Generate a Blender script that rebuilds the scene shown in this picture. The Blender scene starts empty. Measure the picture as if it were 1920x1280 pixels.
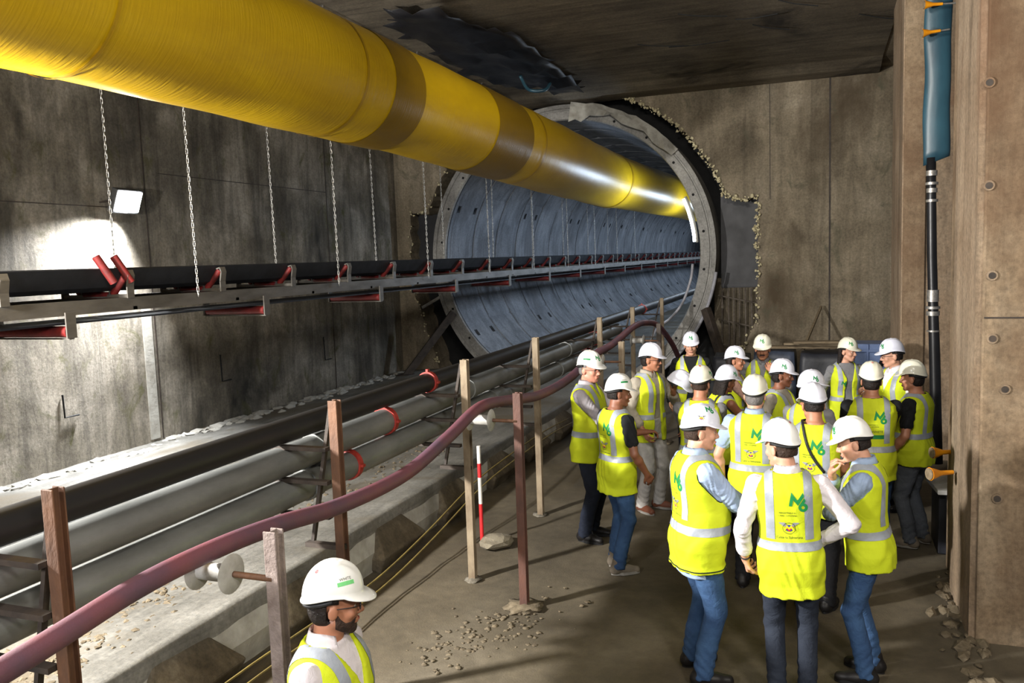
import bpy, bmesh, math, random, time
import numpy as np
from mathutils import Vector, Matrix
from mathutils.bvhtree import BVHTree

T0 = time.time()
SC = bpy.context.scene
COL = SC.collection
rng = random.Random(7)
PI = math.pi

# ------------------------------------------------------------------ materials
def _new(name):
    m = bpy.data.materials.new(name); m.use_nodes = True
    nt = m.node_tree; b = nt.nodes['Principled BSDF']
    return m, nt, b

def lin(h):
    """sRGB 0-255 triple to linear"""
    r = []
    for c in h:
        c /= 255.0
        r.append(c / 12.92 if c <= 0.04045 else ((c + 0.055) / 1.055) ** 2.4)
    return r

def ramp(nt, stops):
    n = nt.nodes.new('ShaderNodeValToRGB'); e = n.color_ramp.elements
    while len(e) < len(stops): e.new(0.5)
    for el, (p, c) in zip(e, stops):
        el.position = p; el.color = (*c, 1) if len(c) == 3 else c
    return n

def noise(nt, vec, scale, detail=6, rough=0.6, dist=0.0):
    n = nt.nodes.new('ShaderNodeTexNoise'); n.inputs['Scale'].default_value = scale
    n.inputs['Detail'].default_value = detail; n.inputs['Roughness'].default_value = rough
    n.inputs['Distortion'].default_value = dist
    nt.links.new(vec, n.inputs['Vector']); return n

def mapping(nt, vec, sc):
    n = nt.nodes.new('ShaderNodeMapping'); n.inputs['Scale'].default_value = sc
    nt.links.new(vec, n.inputs['Vector']); return n.outputs[0]

def mixc(nt, fac, a, b, mode='MIX'):
    n = nt.nodes.new('ShaderNodeMix'); n.data_type = 'RGBA'; n.blend_type = mode
    for s, v in ((n.inputs[0], fac), (n.inputs[6], a), (n.inputs[7], b)):
        if hasattr(v, 'links') or isinstance(v, bpy.types.NodeSocket): nt.links.new(v, s)
        elif isinstance(v, (int, float)): s.default_value = v
        else: s.default_value = (*v, 1)
    return n.outputs[2]

def bump(nt, b, h, strength=0.3, dist=0.02):
    n = nt.nodes.new('ShaderNodeBump'); n.inputs['Strength'].default_value = strength
    n.inputs['Distance'].default_value = dist
    nt.links.new(h, n.inputs['Height']); nt.links.new(n.outputs[0], b.inputs['Normal'])

def pmat(name, c1, c2=None, scale=6, rough=0.7, metal=0.0, bmp=0.15, bscale=60, mp=None, rvar=0.1, spec=0.5):
    """plain procedural material: two tones mixed by noise, fine bump"""
    m, nt, b = _new(name)
    tc = nt.nodes.new('ShaderNodeTexCoord'); v = tc.outputs['Object']
    if mp: v = mapping(nt, v, mp)
    if c2 is None: c2 = [x * 0.75 for x in c1]
    n = noise(nt, v, scale)
    r = ramp(nt, [(0.35, c1), (0.68, c2)]); nt.links.new(n.outputs[0], r.inputs[0])
    nt.links.new(r.outputs[0], b.inputs['Base Color'])
    mr = nt.nodes.new('ShaderNodeMapRange'); mr.inputs[3].default_value = max(0.03, rough - rvar); mr.inputs[4].default_value = min(1, rough + rvar)
    nt.links.new(n.outputs[0], mr.inputs[0]); nt.links.new(mr.outputs[0], b.inputs['Roughness'])
    b.inputs['Metallic'].default_value = metal
    b.inputs['Specular IOR Level'].default_value = spec
    if bmp:
        n2 = noise(nt, v, bscale, 4); bump(nt, b, n2.outputs[0], bmp, 0.01)
    return m

def concrete(name, dark, mid, light, streak=0.6, grime=None, gpos=(0.5, 0.66), scale=0.9, rough=0.85, bmp=0.35, axis='z', moss=None):
    """cast concrete with vertical run-off streaks, blotches and optional moss"""
    m, nt, b = _new(name)
    tc = nt.nodes.new('ShaderNodeTexCoord'); v = tc.outputs['Object']
    big = noise(nt, v, scale, 8, 0.62, 0.4)
    r = ramp(nt, [(0.30, dark), (0.5, mid), (0.72, light)]); nt.links.new(big.outputs[0], r.inputs[0])
    sm = {'z': (3.2, 3.2, 0.34), 'y': (6.0, 0.5, 6.0), 'x': (0.5, 6.0, 6.0)}[axis]
    st = noise(nt, mapping(nt, v, sm), 1.0, 8, 0.7, 0.7)
    rs = ramp(nt, [(0.36, (1 - streak,) * 3), (0.56, (1, 1, 1)), (0.75, (1 + streak * 0.5,) * 3)]); nt.links.new(st.outputs[0], rs.inputs[0])
    c = mixc(nt, 1.0, r.outputs[0], rs.outputs[0], 'MULTIPLY')
    fine = noise(nt, v, 26, 8, 0.8)
    rf = ramp(nt, [(0.34, (0.52,) * 3), (0.60, (1.12,) * 3)]); nt.links.new(fine.outputs[0], rf.inputs[0])
    c = mixc(nt, 0.8, c, rf.outputs[0], 'MULTIPLY')
    if grime:
        g = noise(nt, mapping(nt, v, (1, 1, 0.55)), 0.55, 7, 0.6, 0.6)
        rg = ramp(nt, [(gpos[0], (0, 0, 0)), (gpos[1], (1, 1, 1))]); nt.links.new(g.outputs[0], rg.inputs[0])
        c = mixc(nt, rg.outputs[0], c, grime)
    if moss:
        g = noise(nt, mapping(nt, v, (1.4, 1.4, 0.9)), 1.7, 8, 0.7, 0.8)
        rg = ramp(nt, [(0.56, (0, 0, 0)), (0.68, (0.8,) * 3)]); nt.links.new(g.outputs[0], rg.inputs[0])
        c = mixc(nt, rg.outputs[0], c, moss)
    nt.links.new(c, b.inputs['Base Color'])
    b.inputs['Roughness'].default_value = rough
    b.inputs['Specular IOR Level'].default_value = 0.35
    ad = nt.nodes.new('ShaderNodeMath'); ad.operation = 'ADD'
    nt.links.new(fine.outputs[0], ad.inputs[0]); nt.links.new(st.outputs[0], ad.inputs[1])
    bump(nt, b, ad.outputs[0], bmp, 0.03)
    return m

def emit(name, col, strength):
    m, nt, b = _new(name)
    b.inputs['Emission Color'].default_value = (*col, 1); b.inputs['Emission Strength'].default_value = strength
    b.inputs['Base Color'].default_value = (*col, 1)
    return m

M = {}
M['wall_left'] = concrete('left_wall_concrete', lin((80, 74, 66)), lin((124, 117, 104)), lin((178, 170, 156)), 0.5, grime=lin((50, 48, 42)), gpos=(0.54, 0.68), moss=lin((76, 76, 40)))
M['wall_end'] = concrete('end_wall_concrete', lin((100, 90, 74)), lin((138, 126, 106)), lin((164, 152, 132)), 0.35, grime=lin((78, 66, 50)), gpos=(0.5, 0.72), moss=lin((84, 82, 66)))
M['pillar'] = concrete('tan_formwork_concrete', lin((108, 90, 70)), lin((138, 118, 94)), lin((162, 144, 120)), 0.35, grime=lin((88, 64, 44)), gpos=(0.47, 0.64), scale=1.4)
M['pillar_board'] = concrete('board_marked_concrete', lin((122, 102, 80)), lin((144, 124, 102)), lin((160, 142, 120)), 0.45, grime=lin((122, 88, 64)), gpos=(0.55, 0.7), scale=1.2)
M['ceiling'] = concrete('ceiling_concrete', lin((88, 80, 68)), lin((122, 112, 96)), lin((150, 140, 120)), 0.4, grime=lin((44, 40, 36)), gpos=(0.56, 0.70), scale=0.6, axis='x')
M['lining'] = concrete('lining_concrete', lin((112, 114, 118)), lin((138, 141, 146)), lin((162, 164, 168)), 0.35, grime=lin((92, 92, 94)), gpos=(0.55, 0.75), scale=0.8)
M['joint'] = pmat('gasket_and_pocket_dark', lin((58, 60, 64)), lin((42, 44, 48)), 6, 0.8)
M['ring'] = concrete('ring_grey', lin((128, 126, 122)), lin((152, 150, 146)), lin((174, 172, 166)), 0.2, scale=1.5)
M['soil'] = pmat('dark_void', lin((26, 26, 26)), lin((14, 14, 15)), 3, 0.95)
M['slab'] = concrete('wet_slab_concrete', lin((92, 90, 84)), lin((120, 118, 112)), lin((146, 144, 138)), 0.3, grime=lin((98, 90, 76)), gpos=(0.5, 0.6), scale=1.2, rough=0.5, axis='y')
M['block'] = concrete('block_concrete', lin((78, 70, 56)), lin((104, 94, 78)), lin((128, 120, 104)), 0.3, scale=2.0)
M['kerbwhite'] = pmat('pale_plaster', lin((176, 174, 166)), lin((140, 136, 126)), 5, 0.85, bmp=0.4, bscale=25)
M['rubble'] = pmat('rubble_grey', lin((120, 114, 102)), lin((70, 64, 54)), 14, 0.9, bmp=0.6, bscale=40)
M['steel_pale'] = pmat('dusty_post_steel', lin((136, 122, 100)), lin((96, 80, 62)), 9, 0.75, bmp=0.3, mp=(1, 1, 0.4))
M['steel_rust'] = pmat('rusty_post_steel', lin((104, 70, 46)), lin((70, 48, 36)), 9, 0.7, bmp=0.35, mp=(1, 1, 0.4))
M['steel_redbrown'] = pmat('red_brown_post', lin((92, 58, 46)), lin((62, 42, 36)), 7, 0.7, bmp=0.35, mp=(1, 1, 0.4))
M['steel_mud'] = pmat('mud_coated_post', lin((142, 128, 122)), lin((108, 94, 88)), 12, 0.85, bmp=0.5)
M['steel_dark'] = pmat('dark_bracket_steel', lin((64, 54, 46)), lin((40, 34, 30)), 10, 0.7)
M['pipe_black'] = pmat('black_pipe', lin((30, 29, 30)), lin((22, 21, 22)), 5, 0.5, bmp=0.05, mp=(1, 0.3, 1))
M['pipe_grey'] = pmat('galvanised_pipe', lin((134, 136, 134)), lin((102, 104, 102)), 4, 0.48, metal=0.35, bmp=0.08, mp=(1, 0.4, 1))
M['pipe_dust'] = pmat('dust_on_pipe', lin((184, 180, 170)), lin((150, 146, 136)), 8, 0.9)
M['clamp_red'] = pmat('red_coupling', lin((164, 46, 36)), lin((128, 36, 28)), 12, 0.5)
M['hose_red'] = pmat('maroon_hose', lin((112, 66, 74)), lin((84, 62, 76)), 3, 0.55, bmp=0.15, bscale=120)
M['hose_black'] = pmat('black_hose', lin((30, 30, 33)), lin((20, 20, 22)), 6, 0.35, bmp=0.05)
M['hose_grey'] = pmat('grey_hose', lin((170, 170, 176)), lin((130, 130, 140)), 6, 0.55)
M['cable_yellow'] = pmat('yellow_cable', lin((134, 118, 64)), lin((100, 88, 52)), 8, 0.55)
M['roller'] = pmat('roller_grey', lin((178, 176, 172)), lin((140, 138, 132)), 8, 0.6)
M['belt'] = pmat('conveyor_belt_rubber', lin((38, 40, 46)), lin((26, 28, 33)), 5, 0.6)
M['conv_steel'] = pmat('conveyor_steel', lin((118, 114, 108)), lin((88, 84, 78)), 6, 0.5, metal=0.4, mp=(1, 0.3, 1))
M['conv_red'] = pmat('conveyor_roller_red', lin((124, 36, 34)), lin((84, 26, 26)), 8, 0.5)
M['chain'] = pmat('zinc_chain', lin((190, 188, 182)), lin((140, 138, 134)), 20, 0.35, metal=0.8)
M['teal'] = pmat('teal_sleeve_plastic', lin((48, 82, 96)), lin((32, 60, 74)), 4, 0.38, bmp=0.2, bscale=12, mp=(1, 1, 0.4))
M['white_red_w'] = pmat('pole_white', lin((220, 218, 212)), lin((190, 186, 178)), 8, 0.6)
M['white_red_r'] = pmat('pole_red', lin((200, 32, 36)), lin((170, 26, 30)), 8, 0.6)
M['orange'] = pmat('orange_plastic', lin((240, 160, 20)), lin((210, 124, 10)), 10, 0.45)
M['bolt'] = pmat('bolt_steel', lin((190, 186, 180)), lin((140, 136, 130)), 30, 0.4, metal=0.7)
M['foam'] = pmat('cream_foam', lin((218, 208, 172)), lin((176, 164, 128)), 10, 0.9, bmp=0.4)
M['plate'] = pmat('dark_plate', lin((38, 37, 41)), lin((26, 26, 29)), 3, 0.55)
M['rebar'] = pmat('rebar_grey', lin((110, 102, 92)), lin((78, 68, 60)), 12, 0.8)
M['tarp_blue'] = pmat('blue_grey_tarp', lin((72, 80, 98)), lin((44, 50, 64)), 3, 0.5, bmp=0.5, bscale=8)
M['tarp_dark'] = pmat('dark_tarp', lin((48, 50, 58)), lin((30, 32, 38)), 3, 0.5, bmp=0.5, bscale=8)
M['crate_blue'] = pmat('pale_blue_plastic', lin((112, 132, 172)), lin((88, 106, 146)), 4, 0.4)
M['wood'] = pmat('weathered_wood', lin((138, 122, 98)), lin((98, 84, 64)), 5, 0.85, mp=(1, 6, 6))
M['membrane'] = pmat('black_membrane', lin((30, 30, 34)), lin((18, 18, 22)), 3, 0.45, bmp=0.4, bscale=6)
M['mud'] = pmat('mud_lumps', lin((112, 100, 80)), lin((78, 68, 52)), 14, 0.85, bmp=0.6, bscale=50)
M['stone'] = pmat('stone_chunk', lin((138, 130, 112)), lin((100, 92, 78)), 7, 0.9, bmp=0.5)
M['lamp_body'] = pmat('lamp_body', lin((80, 80, 80)), lin((60, 60, 60)), 8, 0.5)
M['lamp_glow'] = emit('lamp_glow', (0.93, 0.96, 1.0), 60)
M['tube_glow'] = emit('tube_glow', (0.86, 0.93, 1.0), 26)

def mud_floor():
    m, nt, b = _new('wet_mud_floor')
    tc = nt.nodes.new('ShaderNodeTexCoord'); v = tc.outputs['Object']
    n1 = noise(nt, v, 0.7, 8, 0.6, 0.5)
    r1 = ramp(nt, [(0.35, lin((68, 60, 46))), (0.55, lin((90, 81, 65))), (0.7, lin((108, 99, 83)))]); nt.links.new(n1.outputs[0], r1.inputs[0])
    n2 = noise(nt, v, 9, 8, 0.7)
    r2 = ramp(nt, [(0.3, (0.7,) * 3), (0.7, (1.12,) * 3)]); nt.links.new(n2.outputs[0], r2.inputs[0])
    c = mixc(nt, 0.9, r1.outputs[0], r2.outputs[0], 'MULTIPLY')
    n3 = noise(nt, v, 90, 3, 0.6)
    r3 = ramp(nt, [(0.32, (0.8,) * 3), (0.6, (1.06,) * 3)]); nt.links.new(n3.outputs[0], r3.inputs[0])
    c = mixc(nt, 0.35, c, r3.outputs[0], 'MULTIPLY')
    n4 = noise(nt, mapping(nt, v, (1, 0.6, 1)), 0.45, 5, 0.5, 0.4)     # damp patches
    r4 = ramp(nt, [(0.5, (0, 0, 0)), (0.66, (1, 1, 1))]); nt.links.new(n4.outputs[0], r4.inputs[0])
    c = mixc(nt, r4.outputs[0], c, mixc(nt, 1.0, c, (0.72, 0.70, 0.62), 'MULTIPLY'))
    nt.links.new(c, b.inputs['Base Color'])
    mr = nt.nodes.new('ShaderNodeMapRange'); mr.inputs[3].default_value = 0.85; mr.inputs[4].default_value = 0.5
    nt.links.new(r4.outputs[0], mr.inputs[0]); nt.links.new(mr.outputs[0], b.inputs['Roughness'])
    ad = nt.nodes.new('ShaderNodeMath'); ad.operation = 'ADD'
    nt.links.new(n2.outputs[0], ad.inputs[0]); nt.links.new(n3.outputs[0], ad.inputs[1])
    bump(nt, b, ad.outputs[0], 0.22, 0.02)
    return m
M['floor'] = mud_floor()

def duct_mat(name, c1, c2):
    m, nt, b = _new(name)
    tc = nt.nodes.new('ShaderNodeTexCoord'); v = tc.outputs['Object']
    n = noise(nt, mapping(nt, v, (1, 0.35, 1)), 2.2, 6, 0.6, 0.5)
    r = ramp(nt, [(0.3, c1), (0.7, c2)]); nt.links.new(n.outputs[0], r.inputs[0])
    nt.links.new(r.outputs[0], b.inputs['Base Color'])
    b.inputs['Roughness'].default_value = 0.36
    w = noise(nt, mapping(nt, v, (3, 40, 3)), 1.0, 4, 0.5)      # fine wrinkles round the hoop
    w2 = noise(nt, v, 5, 4, 0.5)
    ad = nt.nodes.new('ShaderNodeMath'); ad.operation = 'ADD'
    nt.links.new(w.outputs[0], ad.inputs[0]); nt.links.new(w2.outputs[0], ad.inputs[1])
    bump(nt, b, ad.outputs[0], 0.16, 0.02)
    return m
M['duct'] = duct_mat('yellow_duct_fabric', lin((196, 160, 14)), lin((174, 138, 12)))
M['duct_dark'] = duct_mat('yellow_duct_overlap', lin((132, 102, 14)), lin((112, 86, 12)))
M['duct_seam'] = duct_mat('yellow_duct_seam', lin((176, 138, 12)), lin((150, 116, 10)))

# ------------------------------------------------------------------ mesh helpers
class MB:
    def __init__(s): s.v = []; s.f = []; s.mi = []
    def add(s, vs, fs, mi=0):
        o = len(s.v); s.v += [tuple(map(float, p)) for p in vs]
        s.f += [tuple(i + o for i in f) for f in fs]; s.mi += [mi] * len(fs)
    def box(s, c, size, R=None, mi=0, taper=None):
        hx, hy, hz = [q / 2 for q in size]; c = Vector(c); vs = []
        for x, y, z in ((-1,-1,-1),(1,-1,-1),(1,1,-1),(-1,1,-1),(-1,-1,1),(1,-1,1),(1,1,1),(-1,1,1)):
            t = 1.0 if (taper is None or z < 0) else taper
            p = Vector((x * hx * t, y * hy * t, z * hz))
            if R is not None: p = R @ p
            vs.append(c + p)
        s.add(vs, [(0,3,2,1),(4,5,6,7),(0,1,5,4),(1,2,6,5),(2,3,7,6),(3,0,4,7)], mi)
    def bar(s, a, b, w, h, mi=0, up=(0, 0, 1)):
        a = Vector(a); b = Vector(b); d = (b - a); L = d.length; d.normalize()
        u = Vector(up); x = d.cross(u)
        if x.length < 1e-3: x = d.cross(Vector((1, 0, 0)))
        x.normalize(); u = x.cross(d)
        R = Matrix((x, d, u)).transposed()
        s.box((a + b) / 2, (w, L, h), R, mi)
    def tube(s, pts, r, n=10, mi=0, caps=True, closed=False):
        pts = [Vector(p) for p in pts]; N = len(pts)
        rs = r if isinstance(r, (list, tuple)) else [r] * N
        vs = []; fs = []; ref = None
        for i, p in enumerate(pts):
            if closed: t = pts[(i + 1) % N] - pts[i - 1]
            else: t = pts[min(i + 1, N - 1)] - pts[max(i - 1, 0)]
            t.normalize()
            if ref is None:
                ref = Vector((0, 0, 1)) if abs(t.z) < 0.9 else Vector((1, 0, 0))
            x = t.cross(ref).normalized(); y = x.cross(t).normalized(); ref = y
            for k in range(n):
                a = 2 * PI * k / n
                vs.append(p + (x * math.cos(a) + y * math.sin(a)) * rs[i])
        for i in range(N if closed else N - 1):
            j = (i + 1) % N
            for k in range(n):
                fs.append((i*n+k, i*n+(k+1) % n, j*n+(k+1) % n, j*n+k))
        if caps and not closed:
            fs.append(tuple(range(n))); fs.append(tuple(reversed([(N-1)*n+k for k in range(n)])))
        s.add(vs, fs, mi)
    def prism(s, prof, y0, y1, mi=0, axis='y'):
        n = len(prof)
        def P(a, b, y): return {'y': (a, y, b), 'x': (y, a, b), 'z': (a, b, y)}[axis]
        vs = [P(a, b, y0) for a, b in prof] + [P(a, b, y1) for a, b in prof]
        fs = [tuple(range(n)), tuple(reversed(range(n, 2*n)))]
        fs += [(i, i+n, (i+1) % n + n, (i+1) % n) for i in range(n)]
        s.add(vs, fs, mi)
    def build(s, name, mats, parent=None, smooth=False, bevel=0, loc=None):
        me = bpy.data.meshes.new(name); me.from_pydata(s.v, [], s.f)
        bm = bmesh.new(); bm.from_mesh(me); bmesh.ops.recalc_face_normals(bm, faces=bm.faces); bm.to_mesh(me); bm.free()
        if not isinstance(mats, (list, tuple)): mats = [mats]
        for m in mats: me.materials.append(m)
        if len(mats) > 1: me.polygons.foreach_set('material_index', s.mi)
        if smooth: me.shade_smooth()
        o = bpy.data.objects.new(name, me); COL.objects.link(o)
        if loc: o.location = loc
        if parent: o.parent = parent
        if bevel:
            md = o.modifiers.new('edge', 'BEVEL'); md.width = bevel; md.segments = 2; md.limit_method = 'ANGLE'
        if smooth == 'auto': 
            me.shade_smooth()
        return o

def smooth_by_angle(o, deg=35):
    me = o.data
    me.shade_smooth()
    try: me.set_sharp_from_angle(angle=math.radians(deg))
    except Exception: pass

def tag(o, label=None, cat=None, group=None, kind=None):
    if label: o['label'] = label
    if cat: o['category'] = cat
    if group: o['group'] = group
    if kind: o['kind'] = kind
    return o
def empty(name, loc=(0, 0, 0), rz=0, label=None, cat=None, group=None):
    o = bpy.data.objects.new(name, None); COL.objects.link(o); o.location = loc; o.rotation_euler = (0, 0, rz)
    o.empty_display_size = 0.1
    return tag(o, label, cat, group)
def copy_tree(o, parent=None):
    c = o.copy(); COL.objects.link(c)
    if parent: c.parent = parent
    for ch in list(o.children): copy_tree(ch, c)
    return c
def spline(pts, n=8):
    pts = [Vector(p) for p in pts]; out = []
    P = [pts[0] * 2 - pts[1]] + pts + [pts[-1] * 2 - pts[-2]]
    for i in range(1, len(P) - 2):
        for k in range(n):
            t = k / n
            a, b, c, d = P[i-1], P[i], P[i+1], P[i+2]
            out.append(0.5 * ((2*b) + (c-a)*t + (2*a-5*b+4*c-d)*t*t + (3*b-3*c+d-a)*t**3))
    out.append(pts[-1]); return out
def lump(mb, c, r, sq=(1, 1, 1), jit=0.25, sub=2, mi=0, seed=0):
    bm = bmesh.new(); bmesh.ops.create_icosphere(bm, subdivisions=sub, radius=1.0)
    R = random.Random(seed)
    vs = []
    for v in bm.verts:
        k = 1 + jit * (R.random() - 0.5) * 2
        vs.append((c[0] + v.co.x * r * sq[0] * k, c[1] + v.co.y * r * sq[1] * k, c[2] + v.co.z * r * sq[2] * k))
    bm.verts.ensure_lookup_table()
    fs = [tuple(v.index for v in f.verts) for f in bm.faces]
    bm.free(); mb.add(vs, fs, mi)
def grid_mesh(name, xs, ys, zf, mat, kind=None):
    nx, ny = len(xs), len(ys)
    vs = [(x, y, zf(x, y)) for y in ys for x in xs]
    fs = [(j*nx+i, j*nx+i+1, (j+1)*nx+i+1, (j+1)*nx+i) for j in range(ny-1) for i in range(nx-1)]
    me = bpy.data.meshes.new(name); me.from_pydata(vs, [], fs); me.materials.append(mat); me.shade_smooth()
    o = bpy.data.objects.new(name, me); COL.objects.link(o)
    if kind: o['kind'] = kind
    return o
def hnoise(x, y, s=1.0):
    from mathutils import noise as mn
    return mn.noise(Vector((x * s, y * s, 3.7)))

# ------------------------------------------------------------------ camera
CAMZ = 2.75
cam = bpy.data.cameras.new('camera'); co = bpy.data.objects.new('camera', cam); COL.objects.link(co)
f_ = Vector((-0.3502367, 0.9313846, -0.09928232)); r_ = Vector((0.93665851, 0.34851811, -0.03472707)); u_ = r_.cross(f_)
mw = Matrix((r_, u_, -f_)).transposed().to_4x4(); mw.translation = (0, 0, CAMZ); co.matrix_world = mw
cam.sensor_width = 36.0; cam.lens = 1550 / 1920 * 36.0; cam.clip_start = 0.05; cam.clip_end = 200
SC.camera = co

# ------------------------------------------------------------------ the setting
YH, XL = 17.3, -9.28
TC = (-5.13, 2.79)         # tunnel centre x, z
R_IN, R_OUT, R_HOLE = 2.83, 3.15, 3.47

fl = grid_mesh('floor', np.arange(-3.95, 4.05, 0.1), np.arange(-5.0, 17.45, 0.1),
     lambda x, y: 0.011 * hnoise(x, y, 0.9) + 0.007 * hnoise(x + 9, y, 4.0) - 0.006, M['floor'], 'structure')

# slab beside the walkway, falling to the left wall
xs = [-9.4, -8.5, -7.5, -6.5, -5.5, -4.9, -4.5, -4.2, -4.0, -3.84, -3.80, -3.78, -3.78]
def slab_z(i, x, y):
    if i == len(xs) - 1: return 0.30
    b = 0.46 - 0.045 * max(0, -4.0 - x)
    if x < -4.0: b += 0.02 * hnoise(x, y, 1.7) + 0.012 * hnoise(x, y + 5, 5)
    if i == len(xs) - 2: b -= 0.03
    return b
ys = np.arange(-5.0, 17.45, 0.12)
mb = MB(); vs = []; nx = len(xs)
for y in ys:
    for i, x in enumerate(xs): vs.append((x + (0.012 * hnoise(y, 2, 3.0) if i > 8 else 0), y, slab_z(i, x, y)))
mb.add(vs, [(j*nx+i, j*nx+i+1, (j+1)*nx+i+1, (j+1)*nx+i) for j in range(len(ys)-1) for i in range(nx-1)])
sl = mb.build('floor_slab', M['slab'], smooth=True); sl['kind'] = 'structure'
mb = MB(); mb.prism([(-3.80, 0.40), (-3.74, 0.18), (-3.78, 0.0), (-3.78, -0.1), (-9.3, -0.1), (-9.3, 0.1)], -5, 17.4)
o = mb.build('kerb_underside', M['kerbwhite']); o['kind'] = 'structure'

mb = MB(); mb.box((XL - 0.4, 6.2, 2.9), (0.8, 22.6, 7.2)); w = mb.build('wall_left', M['wall_left']); w['kind'] = 'structure'
# pale vertical seam and panel joints of the diaphragm wall
mb = MB()
mb.box((XL + 0.008, 9.46, 1.25), (0.03, 0.17, 1.95)); o = mb.build('trim_1', M['kerbwhite']); o['kind'] = 'structure'
mb = MB()
for y in (9.62, 5.0, 14.4):
    mb.box((XL + 0.003, y, 3.2), (0.014, 0.016, 5.9))
for y0, y1, z in ((4.0, 9.0, 3.66), (9.9, 14.4, 4.2)):
    mb.box((XL + 0.002, (y0+y1)/2, z), (0.012, y1-y0, 0.012))
o = mb.build('trim_2', M['steel_dark']); o['kind'] = 'structure'

# headwall with the keyhole opening
def hole_outline():
    R = random.Random(3)
    def seg(a, b, n): return [(a[0] + (b[0]-a[0])*k/n, a[1] + (b[1]-a[1])*k/n) for k in range(n)]
    p = []
    p += seg((-2.3, -0.9), (-1.58, 0.64), 10) + seg((-1.58, 0.64), (-1.21, 1.35), 8) + seg((-1.21, 1.35), (-1.19, 3.78), 22)
    a0 = math.asin((3.84 - TC[1]) / R_HOLE); x0 = TC[0] + R_HOLE * math.cos(a0)
    p += seg((-1.19, 3.78), (x0, 3.84), 7)
    n = 84
    for k in range(n):
        a = a0 + (PI - 2*a0) * k / n
        p.append((TC[0] + R_HOLE * math.cos(a), min(TC[1] + R_HOLE * math.sin(a), 6.12)))
    xl = TC[0] - R_HOLE * math.cos(a0)
    p += seg((xl, 3.84), (-8.9, 3.88), 6) + seg((-8.9, 3.88), (-8.95, 2.25), 15) + seg((-8.95, 2.25), (-8.72, 1.5), 8) + seg((-8.72, 1.5), (-8.32, 0.28), 10) + seg((-8.32, 0.28), (-7.9, -0.9), 7)
    return [(x + R.uniform(-.03, .03), z + R.uniform(-.03, .03)) for x, z in p]
HOLE = hole_outline()
bm = bmesh.new()
outer = [(XL - 0.3, -1.0), (XL - 0.3, 6.5), (2.2, 6.5), (2.2, -1.0)]
loop = [bm.verts.new((x, YH, z)) for x, z in reversed(HOLE)]
rect = [bm.verts.new((x, YH, z)) for x, z in outer]
n = len(loop)
ring_v = [rect[3]] + [rect[2]] + [rect[1]] + [rect[0]]
edges = [bm.edges.new((loop[i], loop[i+1])) for i in range(n-1)]
chain_v = [loop[-1], rect[3], rect[2], rect[1], rect[0], loop[0]]
edges += [bm.edges.new((chain_v[i], chain_v[i+1])) for i in range(5)]
bmesh.ops.triangle_fill(bm, edges=edges, use_beauty=True)
le = [e for e in edges[:n-1]]
ret = bmesh.ops.extrude_edge_only(bm, edges=le)
for v in [g for g in ret['geom'] if isinstance(g, bmesh.types.BMVert)]:
    v.co.y += 0.75; v.co.x += rng.uniform(-.04, .04); v.co.z += rng.uniform(-.04, .04)
bmesh.ops.recalc_face_normals(bm, faces=bm.faces)
me = bpy.data.meshes.new('wall_end'); bm.to_mesh(me); bm.free(); me.materials.append(M['wall_end'])
o = bpy.data.objects.new('wall_end', me); COL.objects.link(o); o['kind'] = 'structure'
# joints on the headwall
mb = MB(); mb.box((0.15, YH + 0.006, 3.4), (0.03, 0.03, 5.3)); mb.box((-0.95, YH + 0.008, 4.9), (0.014, 0.02, 2.3))
o = mb.build('trim_3', M['steel_dark']); o['kind'] = 'structure'
# dark ground behind the gap
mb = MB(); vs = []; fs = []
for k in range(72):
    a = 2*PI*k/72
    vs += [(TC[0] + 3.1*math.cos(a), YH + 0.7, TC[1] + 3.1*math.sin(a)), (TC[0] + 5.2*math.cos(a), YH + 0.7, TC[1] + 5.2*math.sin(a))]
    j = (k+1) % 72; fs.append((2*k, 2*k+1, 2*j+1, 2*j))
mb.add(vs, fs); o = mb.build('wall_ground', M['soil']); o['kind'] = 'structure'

# ceiling slab and the beam at its right
mb = MB(); mb.box((-4.3, 6.2, 6.4), (10.6, 23.0, 0.7)); o = mb.build('ceiling', M['ceiling']); o['kind'] = 'structure'
mb = MB(); mb.box((2.9, 6.2, 6.42), (4.6, 23.0, 0.7)); o = mb.build('ceiling_strip', M['wall_end']); o['kind'] = 'structure'
mb = MB(); mb.prism([(16.1, 6.06), (16.7, 5.97), (17.35, 5.97), (17.35, 6.2), (16.1, 6.2)], -9.3, 1.0, axis='x'); o = mb.build('ceiling_edge', M['ceiling']); o['kind'] = 'structure'

# right: near pillar (front face tan, board-marked edge) and a second one behind
mb = MB(); mb.box((2.0, 7.0, 3.0), (1.98, 1.48, 7.0)); o = mb.build('pillar_near', M['pillar'], bevel=0.012); o['kind'] = 'structure'
mb = MB(); mb.box((1.0, 6.77, 3.0), (0.06, 0.96, 6.4)); o = mb.build('trim_4', M['pillar_board']); o['kind'] = 'structure'
mb = MB(); mb.box((1.63, 12.4, 3.0), (1.36, 1.6, 7.0)); o = mb.build('pillar_far', M['pillar_board']); o['kind'] = 'structure'
mb = MB(); mb.box((1.09, 11.585, 3.0), (0.25, 0.05, 6.4)); o = mb.build('trim_5', M['pillar'], bevel=0.008); o['kind'] = 'structure'
mb = MB(); mb.box((2.6, 15.5, 3.0), (0.8, 5, 7.0)); o = mb.build('wall_right', M['wall_end']); o['kind'] = 'structure'
mb = MB(); mb.box((2.0, 6.256, 2.25), (1.96, 0.012, 0.009)); o = mb.build('trim_6', M['steel_dark']); o['kind'] = 'structure'
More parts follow.
